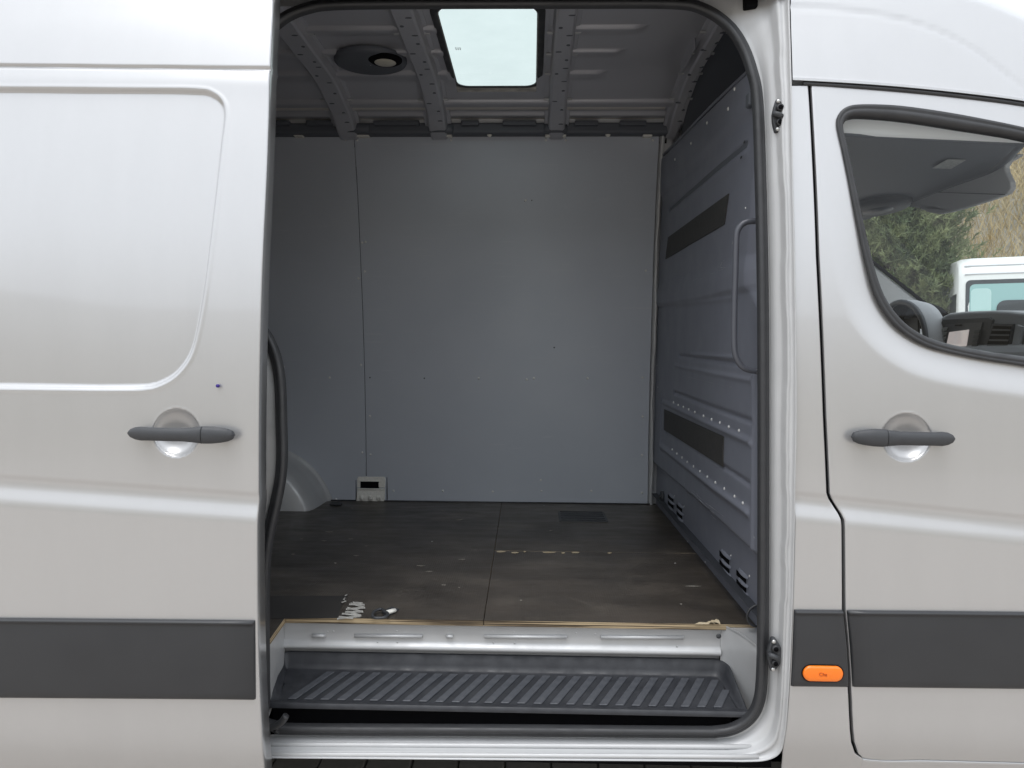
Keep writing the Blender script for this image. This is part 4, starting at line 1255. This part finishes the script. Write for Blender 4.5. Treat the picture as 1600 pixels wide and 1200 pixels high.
def roof_bows():
    for px, wid in ((490, .105), (659, .095), (877, .085), (1091, .06)):
        x = P(px, 100, Z=CEIL - .03).x
        xs = [(-wid/2 - .016, 0.004), (-wid/2 - .014, -.003), (-wid/2, -.006), (-wid/2 + .008, -.034), (-wid/2 + .016, -.040), (wid/2 - .016, -.040), (wid/2 - .008, -.034), (wid/2, -.006), (wid/2 + .014, -.003), (wid/2 + .016, .004)]
        ys = np.linspace(.22, 1.685, 46)
        G = np.array([[(x + dx, y, float(ceil_z(y)) + dz - .05*float(ss(1.5, 1.7, y))) for dx, dz in xs] for y in ys])
        b = part(sheet('roof_bow', G, 'roof_paint', smooth=False))
        # punched holes along the flange and underside
        V = []
        for k in range(15):
            y = .55 + k*.073 + random.uniform(-.014, .014); z = float(ceil_z(y)) - .0405 - .05*float(ss(1.5, 1.7, y))
            place('hole', HOLE, (x + (.018 if k % 3 else -.016), y, z - .0008), b, sc_=(1, 1, 1) if k % 2 else (1.6, .6, 1))
        for k in range(5):
            y = .70 + k*.19
            for s_ in (-1, 1):
                box('tab', (x + s_*(wid/2 + .004) - .016, y - .006, float(ceil_z(y)) - .014), (x + s_*(wid/2 + .004) + .016, y + .006, float(ceil_z(y)) - .007), 'silver_in', b, .001, 1)
hv = [(.0072*math.cos(2*math.pi*k/12), .0072*math.sin(2*math.pi*k/12), 0) for k in range(12)]
HOLE = bpy.data.meshes.new('hole'); HOLE.from_pydata(hv + [(x, y, .004) for x, y, z in hv], [], [tuple(range(12))] + [(k, (k+1) % 12, 12 + (k+1) % 12, 12 + k) for k in range(12)]); HOLE.materials.append(MATS['trim_dark'])
roof_bows()

def cantrail():
    # light strips, then the dark box rail with brackets along the top of the far wall
    z_, y_ = 2.53, 1.672
    t1 = wall_pt(800, 213)
    q0, q1 = P(700, 176, Y=1.62), P(700, 189, Y=1.63)
    part(sheet('light_strip', [[(x, 1.625, q0.z + .004), (x, 1.632, q0.z - .014), (x, 1.640, q1.z - .006), (x, 1.70, q1.z - .012)] for x in np.linspace(-2.7, .62, 30)], 'silver_in'))
    Yg = np.linspace(1.2, 1.68, 400)
    pyg = [600 - F*(q.y/-q.z) for q in (ROT.transposed() @ (Vector((-.38, y, float(ceil_z(y)) - .004)) - CAM) for y in Yg)]
    for ya_, yb_ in ((163, 169.5), (177.5, 186.5)):
        Y0, Y1 = float(np.interp(ya_, pyg, Yg)), float(np.interp(yb_, pyg, Yg))
        part(sheet('light_strip', [[(x, Y0, float(ceil_z(Y0)) - .001), (x, Y0 + .002, float(ceil_z(Y0)) - .006), (x, Y1, float(ceil_z(Y1)) - .012), (x, Y1 + .004, float(ceil_z(Y1)) - .002)] for x in np.linspace(-2.7, .60, 30)], 'strip_paint'))
    a, b = P(700, 190, Y=1.63), P(700, 209, Y=1.64)
    r = part(box('cantrail', (-2.7, 1.635, b.z), (.64, 1.74, a.z), 'trim_dark', None, .012, 3))
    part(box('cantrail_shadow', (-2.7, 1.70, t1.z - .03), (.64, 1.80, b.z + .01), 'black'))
    for px in (466, 560, 690, 868, 1012):
        c = P(px, 211, Y=1.66); w_ = .05 if px in (560, 690, 868) else .022
        box('rail_bracket', (c.x - w_, 1.655, c.z - .007), (c.x + w_, 1.69, c.z + .012), 'zinc', r, .003, 1)
    for px in (765, 950):
        c = P(px, 210, Y=1.655); place('rail_rivet', SCREW_Z, c, r, sc_=3)
    for px0, px1 in ((420, 452), (478, 520), (583, 655), (720, 748), (785, 838), (898, 935), (968, 1010)):
        p0, p1 = P(px0, 190, Y=1.615), P(px1, 190, Y=1.615)
        box('rail_slot', (p0.x, 1.612, p0.z - .016), (p1.x, 1.66, p0.z + .006), 'trim_dark', r, .005, 2)
    for px in (560, 690, 868):
        c = P(px, 200, Y=1.63); tube('rail_boss', [(c.x, 1.628, c.z + .018), (c.x, 1.626, c.z - .022)], .055, 'trim_dark', r, n=20, up=(0, 1, 0), ry=.014)
    for px in (425, 440, 462, 580, 838, 977):
        c = P(px, 173, Y=1.60); box('rail_clip', (c.x - .004, 1.598, c.z - .008), (c.x + .004, 1.606, c.z + .008), 'steel', r)
cantrail()

def roof_lamp():
    c = P(579, 97, Z=CEIL - .02); e = P(635.5, 97, Z=CEIL - .02)
    rx = e.x - c.x; ry = .125
    rows = []
    for k, dz in ((1.0, 0.0), (1.0, -.012), (.96, -.02), (.85, -.025), (.02, -.027)):
        rows.append([(c.x + rx*k*math.cos(a), c.y + ry*k*math.sin(a), CEIL - .006 + dz) for a in np.linspace(0, 2*math.pi, 49)[:-1]])
    o = part(sheet('roof_vent', np.array(rows).transpose(1, 0, 2), 'trim_dark', closed=True))
    l = P(602, 96, Z=CEIL - .035)
    for nm, m_, k0, dz0 in (('vent_ring', 'black', 1.28, -.028), ('vent_lens', 'lens', .92, -.032)):
        rows = [[(l.x + .052*k*k0*math.cos(a), l.y + .048*k*k0*math.sin(a), CEIL - .004 + dz0 + dz) for a in np.linspace(0, 2*math.pi, 33)[:-1]] for k, dz in ((1, .006), (1, 0), (.85, -.006), (.5, -.010), (.02, -.011))]
        sheet(nm, np.array(rows).transpose(1, 0, 2), m_, o, closed=True)
    a, b = P(1064, 100, Z=CEIL), P(1106, 58, Z=CEIL)
    bx = part(box('sensor_box', (a.x, b.y, CEIL - .045), (b.x - .05, a.y, CEIL + .003), 'roof_paint', None, .012, 3))
roof_lamp()

# ------------------------------------------------------------------ bulkhead
def bulkhead():
    def L(pts): return np.array([[q.y, q.z] for q in (P(a, b, X=XB) for a, b in pts)])
    top = L([(1032, 250), (1045, 237), (1110, 172), (1180, 105), (1195, 92)])
    tz = Curve(sorted([(y, z) for y, z in top]))
    ys = np.linspace(0, 1, 380); v = np.linspace(0, 1, 380)
    zg = FLOOR - .03 + v*(2.25 - FLOOR + .03); y0 = SKIN(zg) + .082
    Y = y0[:, None] + ys[None]*(1.90 - y0)[:, None]; zt = tz(Y); Z = FLOOR - .03 + v[:, None]*(zt - FLOOR + .03)
    X = np.full_like(Y, XB)
    def groove(px, depth, wd, fade=None):
        nonlocal X
        d = seg_dist(Y, Z, L(px)); X = X + depth*np.exp(-(d/wd)**2)
    def step_(px, h, wd):
        nonlocal X
        l = L(px); l = l[np.argsort(l[:, 0])]; zl = np.interp(Y, l[:, 0], l[:, 1]); X = X + h*ss(-wd, wd, zl - Z)
    # top flange, folded over
    step_([(1036, 300), (1100, 238), (1150, 189), (1195, 145)], .012, .020)
    groove([(1042, 326), (1080, 294), (1120, 259), (1160, 226)], .010, .010)
    groove([(1060, 320), (1110, 280), (1160, 236)], -.005, .02)
    # mid pressings
    step_([(1022, 452), (1080, 436), (1146, 414), (1195, 400)], -.010, .03)
    step_([(1022, 478), (1085, 470), (1146, 455), (1195, 445)], .012, .012)
    groove([(1052, 477), (1100, 471), (1146, 464)], -.005, .008)
    groove([(1056, 556), (1100, 561), (1150, 568)], .008, .008); groove([(1075, 554), (1143, 559)], -.005, .007)
    groove([(1050, 571), (1100, 582), (1165, 594)], -.005, .008)
    groove([(1048, 613), (1100, 634), (1168, 659)], .009, .008)
    groove([(1032, 628), (1100, 661), (1168, 692)], -.009, .010)
    groove([(1036, 673), (1100, 713), (1163, 756)], .007, .008)
    groove([(1029, 697), (1060, 722), (1110, 762), (1162, 801)], -.011, .012)
    step_([(1023, 730), (1060, 762), (1110, 808), (1150, 846), (1195, 888)], .020, .010)
    # upright swages at both ends
    groove([(1029, 622), (1028, 700)], -.005, .01)
    groove([(1169, 590), (1169, 700), (1168, 820), (1167, 900)], -.006, .012)
    # lighter return flange beside the aperture
    fl = L([(1176, 214), (1166, 300), (1158, 400), (1160, 450), (1172, 480), (1178, 520), (1179, 640)]); fl = fl[np.argsort(fl[:, 1])]
    yf = np.interp(Z, fl[:, 1], fl[:, 0], left=.05, right=.05)
    X = X + .11*ss(0, .13, yf - Y)*ss(1.28, 1.40, Z)*ss(2.13, 2.09, Z)*.75
    G = np.stack([X, Y, Z], -1)
    # fold the top edge over
    f1 = G[-1:].copy(); f1[..., 0] += .006; f1[..., 2] += .006; f2 = f1.copy(); f2[..., 0] += .05; G = np.concatenate([G, f1, f2], 0)
    o = part(sheet('bulkhead', G, 'grey_paint'))
    def surf(y, z):
        j = int(np.argmin(abs(zg - z))); r = max(0, j - 12); bl = (Y[r:j + 13] - y)**2 + (Z[r:j + 13] - z)**2
        return float(X[r:j + 13].ravel()[int(np.argmin(bl))])
    def xo(a, b, off=.003):
        q = P(a, b, X=XB)
        for _ in range(3): q = P(a, b, X=surf(q.y, q.z) - off)
        return q
    for q in ([(1043.5, 371), (1090, 337), (1138, 302.5), (1131, 350.5), (1086, 377), (1039.5, 405)], [(1037.5, 639.5), (1130, 682), (1128.5, 729), (1037, 671.5)]):
        prism('anti_slip_patch', [P(a, b, X=XB + (.0085 if q[0][1] < 500 else .0105)) for a, b in q], (.004, 0, 0), 'dark_patch', o)
    # rivet rows
    r1 = [(1052.5, 629), (1060, 633), (1068, 636), (1076.5, 640), (1086, 644), (1099.5, 650), (1112, 655.5), (1125, 660.5), (1139, 667), (1155, 673)]
    r2 = [(1050.5, 702.5), (1058, 709), (1066, 715), (1074, 722), (1084, 729), (1094, 736.5), (1105.5, 745), (1118, 754), (1132, 763.5), (1148, 775.5), (1161, 786)]
    for a, b in r1 + r2: place('rivet', RIVET, xo(a, b, .0), o, rot=(0, 0, R_(-90)), sc_=1.35)
    for a, b in ((1021, 770), (1027, 571), (1054, 775), (1069, 791), (1142, 868), (1171, 900), (1068, 822), (1075, 846), (1102, 878), (1116, 899), (1146, 938), (1028, 605), (1024, 558), (1165, 325)):
        place('rivet', RIVET, xo(a, b, .000), o, rot=(0, 0, R_(-90)), sc_=.8)
    # louvres: a dark slot under a raised hood
    def louvre(a, b, da, db, h):
        c = [(a, b), (a + da, b + db), (a + da, b + db + h), (a, b + h)]
        q0 = xo(a + da/2, b + db/2 + h/2, 0); XL = q0.x - .020
        prism('louvre_slot', [P(x, y, X=XL + .0185) for x, y in c], (.001, 0, 0), 'black', o)
        p0, p1 = P(a, b, X=XL + .012), P(a + da, b + db, X=XL + .012)
        G = []
        for k in range(9):
            t = k/8; s_ = math.sin(math.pi*t)**.6 if 0 < t < 1 else 0
            q = p0.lerp(p1, t); G.append([(XL + .0205, q.y, q.z + .008), (XL + .019 - .003*s_, q.y, q.z + .005), (XL + .018 - .006*s_, q.y, q.z + .001), (XL + .018 - .007*s_, q.y, q.z - .001), (XL + .0185 - .006*s_, q.y, q.z - .0015)])
        sheet('louvre_hood', np.array(G), 'grey_paint', o)
    for a, b in ((1043.5, 772), (1043.5, 782), (1040, 791), (1057, 787), (1057, 798), (1057, 808.5)): louvre(a, b, 8.5, 8, 5.6)
    for a, b in ((1124, 860), (1124, 874), (1124, 887), (1150.5, 890), (1150.5, 904), (1150.5, 918)): louvre(a, b, 15, 15.5, 8.5)
    # round plug near the corner and the cable grommet by the aperture
    c = xo(1036.5, 776, .0)
    tube('vent_plug', [(c.x, c.y, c.z), (c.x - .012, c.y, c.z)], .028, 'plastic', o, n=20, up=(0, 0, 1))
    tube('plug_boss', [(c.x - .012, c.y, c.z), (c.x - .02, c.y, c.z)], .010, 'rubber', o, n=12, up=(0, 0, 1))
    ringp = [(1185, 946), (1178, 947.5), (1171, 953), (1167.5, 962), (1169, 970), (1174, 976), (1182, 979)]
    tube('cable_loop', spline([tuple(P(a, b, Y=.205)) for a, b in ringp], 5), .0034, 'rubber', o, n=8)
    # scuffs where loads have rubbed the paint off
    for pts, wd in (([(1069, 754), (1071, 766), (1078, 775)], 1.2), ([(1073, 768), (1092, 780), (1108, 795), (1118, 806)], 1.8), ([(1080, 766), (1100, 784), (1138, 814)], .9), ([(1086, 778), (1104, 798), (1119, 812)], 1.0),
                    ([(1075, 589), (1120, 600), (1148, 605)], .7), ([(1126, 417), (1131, 400)], 1.2), ([(1121, 418), (1134, 419)], 1.2), ([(1064, 446), (1100, 432), (1134, 419)], .5), ([(1177, 838), (1183, 848)], .9), ([(1144, 385), (1148, 372)], .7)):
        for (a, b), (c_, d_) in zip(pts[:-1], pts[1:]):
            for k in range(3):
                t0, t1 = sorted((random.random(), random.random())); jx, jy = random.gauss(0, .8), random.gauss(0, .8); h = wd*random.uniform(.3, .8)
                x0, y0_, x1, y1_ = a + (c_-a)*t0 + jx, b + (d_-b)*t0 + jy, a + (c_-a)*t1 + jx, b + (d_-b)*t1 + jy
                lo_ = .0012
                prism('scuff', [xo(x0, y0_ - h*.4, lo_), xo(x1, y1_ - h*.4, lo_), xo(x1 + .5, y1_ + h*.4, lo_), xo(x0, y0_ + h*.4, lo_)], (.0006, 0, 0), 'scuff', o)
    # grab handle
    gp = [(1189, 345), (1178, 345.5), (1166, 347), (1157, 353), (1151.5, 364), (1150, 385), (1149, 430), (1147.5, 480), (1147, 530), (1148.5, 552), (1154, 566), (1163, 575), (1176, 579), (1190, 580)]
    q = [P(a, b, Y=.20) for a, b in gp]
    h = part(tube('grab_handle', spline([tuple(v) for v in q], 5), .0085, 'handle_paint', n=12))
    for k in (0, -1): tube('handle_bolt', [(q[k].x - .012, q[k].y - .012, q[k].z), (q[k].x + .01, q[k].y + .002, q[k].z)], .009, 'steel', h, n=8, up=(0, 0, 1))
    # flange bolts and clips along the top
    for a, b in ((1055, 249), (1080, 224), (1148, 139), (1138, 170), (1178, 106), (1105, 192), (1180, 178)):
        place('flange_bolt', RIVET, xo(a, b, .001), o, rot=(0, 0, R_(-90)), sc_=1.5)
    bz = P(1176, 145, X=XB - .01); box('flange_block', (bz.x + .002, bz.y + .04, bz.z - .02), (bz.x + .03, bz.y + .075, bz.z + .02), 'trim_dark', o, .004, 1)
    bz = P(1152, 215, X=XB - .002); 
    for a, b in ((1163, 222), (1158, 246)): place('latch_mark', SCREW_D, xo(a, b, .001), o, rot=(0, 0, R_(-90)), sc_=(2.2, 1, 1))
    # rail running over the gap to the roof
    pth = [tuple(P(a, b, X=XB + .012)) for a, b in ((1036, 243), (1070, 210), (1110, 168), (1150, 130), (1185, 97))]
    part(tube('flange_rail', spline(pth, 5), .007, 'grey_paint', n=8))
mat('dark_patch', (.036, .035, .034), .7, noise=(60, .5, (.05, .048, .045)), bump=(900, .4))
mat('scuff', (.34, .35, .38), .7)
bulkhead()

# ------------------------------------------------------------------ cab
def cab():
    # overhead shelf and headliner
    far, zf = 1.78, 2.035
    na, nb_ = P(1330, 212, Y=.165), P(1597, 227, Y=.18)
    pts = [(.63, .165, na.z + .012), (na.x, .165, na.z), (nb_.x, .18, nb_.z), (1.42, .5, 2.006), (1.43, .98, 2.012), (1.42, 1.5, 2.02), (1.40, far, 2.02), (.63, far, 2.06)]
    ov = part(prism('overhead_shelf', pts, (0, 0, .05), 'trim_dark', None, .012, 3))
    # rolled front lip
    tube('shelf_lip', spline([tuple(Vector(q) + Vector((0, 0, .012))) for q in pts[2:7]], 6), .016, 'trim_dark', ov, n=10, up=(0, 0, 1))
    # grip swage under the shelf and a rating sticker
    a, b = P(1388, 258, Z=2.03), P(1450, 224, Z=2.03)
    tube('grip_swage', [a, a.lerp(b, .4), b], .022, 'trim_dark', ov, n=12, up=(0, 0, 1), ry=.012)
    prism('rating_sticker', [P(x, y, Z=2.003) for x, y in ((1456, 263), (1480, 249.5), (1510, 250), (1486, 264))], (0, 0, .001), 'sticker', ov)
    # light strip of headliner beside the door
    G = []
    for x in np.linspace(.66, 1.75, 24):
        zl = na.z + .003 + (x - na.x)*(nb_.z - na.z)/(nb_.x - na.x); G.append([(x, .172, zl), (x, .160, zl + .008), (x, .158, zl + .06), (x, .17, zl + .12), (x, .26, zl + .2)])
    part(sheet('headliner', np.array(G), 'trim_light'))
    # sun visors
    v = [(1398, 311), (1412, 315), (1430, 322), (1448, 331), (1466, 334.5), (1486, 331), (1520, 321), (1553, 310.5), (1572, 303.5), (1579, 295), (1578, 284), (1571, 270), (1569, 261), (1574, 253), (1590, 244)]
    q = [P(x, y, X=1.425) for x, y in v]; q += [Vector((1.425, q[-1].y, 2.03)), Vector((1.425, q[0].y, 2.03))]
    prism('sun_visor', q, (.018, 0, 0), 'visor', ov, .004, 2)
    s0, s1 = P(1440, 299.5, X=1.422), P(1570, 304, X=1.422)
    tube('visor_seam', [s0, s0.lerp(s1, .5), s1], .0012, 'dash', ov, n=6)
    v = [(1322, 333), (1340, 331), (1397, 315), (1397, 308), (1322, 305)]
    prism('sun_visor', [P(x, y, X=1.435) for x, y in v], (.018, 0, 0), 'visor', ov, .003, 2)
    # map-lamp console in the middle
    c = P(1372, 305, X=1.33)
    rows = [[(c.x + .10*k*math.cos(a), c.y + .17*k*math.sin(a), 2.012 + dz) for a in np.linspace(0, 2*math.pi, 37)[:-1]] for k, dz in ((1, .01), (1, -.01), (.9, -.02), (.02, -.022))]
    mc = sheet('map_lamp', np.array(rows).transpose(1, 0, 2), 'dash', ov, closed=True)
    rows = [[(c.x + .045*k*math.cos(a), c.y + .08*k*math.sin(a), 1.992 + dz) for a in np.linspace(0, 2*math.pi, 25)[:-1]] for k, dz in ((1, .004), (1, -.004), (.02, -.006))]
    sheet('map_lens', np.array(rows).transpose(1, 0, 2), 'button', ov, closed=True)
    # far windscreen pillar with its trim
    YA = 1.70
    a, b = P(1342, 394, Y=YA), P(1472, 497, Y=YA); d = (b - a).normalized()
    a = a - d*.55; b = b + d*.6; nrm = Vector((d.z, 0, -d.x)); nrm = nrm if nrm.z < 0 else -nrm
    ap = part(prism('windscreen_pillar', [a, b, b + nrm*.16, a + nrm*.13], (0, .10, 0), 'pillar_trim', None, .02, 3))
    tube('pillar_seal', [a - nrm*.004, a.lerp(b, .5) - nrm*.004, b - nrm*.004], .009, 'black', ap, n=8)
    # dashboard
    X1 = 1.62
    arc = [(1379, 512), (1381, 497), (1387, 484), (1397, 475), (1409, 472), (1421, 475), (1432, 484), (1440, 498), (1445, 515), (1448, 535)]
    A = spline([tuple(P(x, y, X=X1)) for x, y in arc], 5)
    dsh = part(box('dashboard', (1.66, .16, .95), (2.3, 1.80, 1.48), 'dash_grey', None, .05, 4))
    tube('cluster_rim', A, .012, 'dash', dsh, n=10, up=(1, 0, 0))
    cen = A.mean(0); cen[2] -= .05
    rows = [A + np.array([0, 0, 0])]
    for k, dx in ((.99, .10), (.9, .13)): rows.append(cen + (A - cen)*k + np.array([dx, 0, 0]))
    rows.append(np.tile(cen + np.array([.13, 0, -.02]), (len(A), 1)))
    sheet('cluster_bowl', np.array(rows), 'black', dsh)
    # cowl over the cluster
    rows = []
    for k, dx in ((1.0, -.008), (1.05, -.005), (1.09, .015), (1.09, .05), (1.0, .09), (.8, .11), (.5, .12)):
        rows.append(cen + (A - cen)*np.array([1, k, k]) + np.array([dx, 0, 0]))
    sheet('cluster_cowl', np.array(rows), 'dash_grey', dsh)
    q = P(1420, 515, X=X1 + .07); prism('dial', [(q.x, q.y - .08, q.z - .06), (q.x, q.y + .08, q.z - .06), (q.x, q.y + .07, q.z + .05), (q.x, q.y - .07, q.z + .05)], (.01, 0, 0), 'dash', dsh)
    # centre stack
    X2 = 1.70
    on2 = lambda x, y, o=0: P(x, y, X=X2 - o)
    st = [(1448, 545), (1456, 522), (1464, 505), (1472, 494), (1482, 489), (1510, 486.5), (1550, 485), (1575, 486), (1600, 489), (1640, 498), (1660, 520), (1660, 590), (1448, 590)]
    cs = part(prism('centre_stack', [on2(x, y) for x, y in st], (.34, 0, .0), 'dash_grey', None, .012, 3))
    def face(name, pts, m, o_, th=.006, bev=0): return prism(name, [on2(x, y, o_) for x, y in pts], (th, 0, 0), m, cs, bev)
    face('radio_frame', [(1452, 556), (1460, 524), (1473, 499), (1545, 496), (1551, 500), (1535, 560)], 'dash', .008, .01, .002)
    face('screen_bezel', [(1464, 556), (1478, 507), (1535, 503.5), (1522, 556)], 'button', .012, .006)
    face('screen', [(1476, 552), (1483, 519), (1513, 515), (1507, 552)], 'screen', .016, .005)
    for k in range(5):
        face('radio_button', [(1463 + (4-k)*1.6, 515 + k*7.4 + 4.5), (1466 + (4-k)*1.6, 512 + k*7.4), (1474 + (4-k)*1.4, 511 + k*7.4), (1472 + (4-k)*1.4, 516 + k*7.4)], 'sticker', .018, .005)
        face('radio_button', [(1516 + (4-k)*1.3, 521.5 + k*7), (1517.5 + (4-k)*1.3, 516.5 + k*7), (1526 + (4-k)*1.3, 515 + k*7), (1524.5 + (4-k)*1.3, 520.5 + k*7)], 'dash', .018, .005)
    face('disc_slot', [(1492, 509.5), (1492, 507.3), (1501, 507), (1501, 509)], 'black', .0195, .005)
    face('vent_frame', [(1533, 556), (1550, 505), (1583, 506), (1572, 570)], 'dash', .008, .01, .002)
    face('vent_mouth', [(1536, 556), (1552, 509), (1579, 510), (1568, 568)], 'black', .011, .004)
    for k in range(6):
        y = 514 + k*8; x0, x1 = 1550.5 - k*2.7, 1578 - k*1.4
        face('vent_slat', [(x0, y), (x1, y + .6), (x1 - .5, y + 3.0), (x0 - .5, y + 2.6)], 'button', .015, .006)
    face('stack_rib', [(1573, 570), (1588, 507), (1598, 510), (1582, 575)], 'dash_grey', .014, .012, .003)
    face('glovebox_vent', [(1586, 575), (1603, 514), (1640, 520), (1640, 590)], 'dash', .010, .01, .002)
    # cab floor, far door with its window, windscreen, close the cab
    part(sheet('cab_floor', [[(.62, .1, .72), (2.3, .1, .72)], [(.62, 1.86, .72), (2.3, 1.86, .72)]], 'dash'))
    part(sheet('cab_partition', [[(XB + .11, .16, .7), (XB + .11, 1.86, .7)], [(XB + .11, .2, 2.2), (XB + .11, 1.78, 2.2)]], 'trim_dark'))
    part(box('bulkhead_edge', (2.25, .2, .5), (2.32, 1.76, 1.40), 'dash'))
    zs = np.linspace(.4, 2.15, 40); xs = np.linspace(.62, 2.75, 50); X, Z = np.meshgrid(xs, zs)
    G = np.stack([X, 1.96 - SKIN(Z), Z], -1); c = (G[:-1, :-1] + G[1:, 1:])/2
    lim = 2.12 - (c[..., 0] - 1.33)*.70
    keep = ~((c[..., 2] > 1.36) & (c[..., 0] > .85) & (c[..., 2] < 2.02) & (c[..., 0] < 3)) & ~((c[..., 2] > lim) & (c[..., 0] > 1.4))
    part(sheet('far_door', G, 'silver', keep=keep))
    pa, pb = Vector((1.45, 0, 2.10)), Vector((2.32, 0, 1.38))
    G = np.array([[(1.50 + .80*u + .10*math.sin(math.pi*v_), .16 + 1.66*v_, 2.10 - .72*u) for v_ in np.linspace(0, 1, 16)] for u in np.linspace(0, 1, 10)])
    part(sheet('windscreen', G, 'glass'))
    # near pillar inside the door frame, out of the picture
    part(prism('windscreen_pillar', [(1.50, .15, 2.10), (2.32, .06, 1.36), (2.42, .06, 1.36), (1.62, .15, 2.10)], (0, .08, 0), 'silver', None, .01, 2))
    # rear end of the load bay
    part(sheet('rear_doors', [[(-2.72, .02, .4), (-2.72, 1.94, .4)], [(-2.72, .15, 2.4), (-2.72, 1.81, 2.4)], [(-2.72, .5, 2.7), (-2.72, 1.46, 2.7)]], 'silver_in'))
    zs = np.linspace(.4, 2.45, 30); xs = np.array([-2.75, .80])
    part(sheet('far_side', [[(x, 1.985 - float(SKIN(z)), z) for x in xs] for z in zs], 'silver'))
mat('visor', (.60, .605, .63), .8, bump=(400, .15))
cab()

# a touch of bevel shading for flat-shaded prisms is in their geometry; nothing else to do
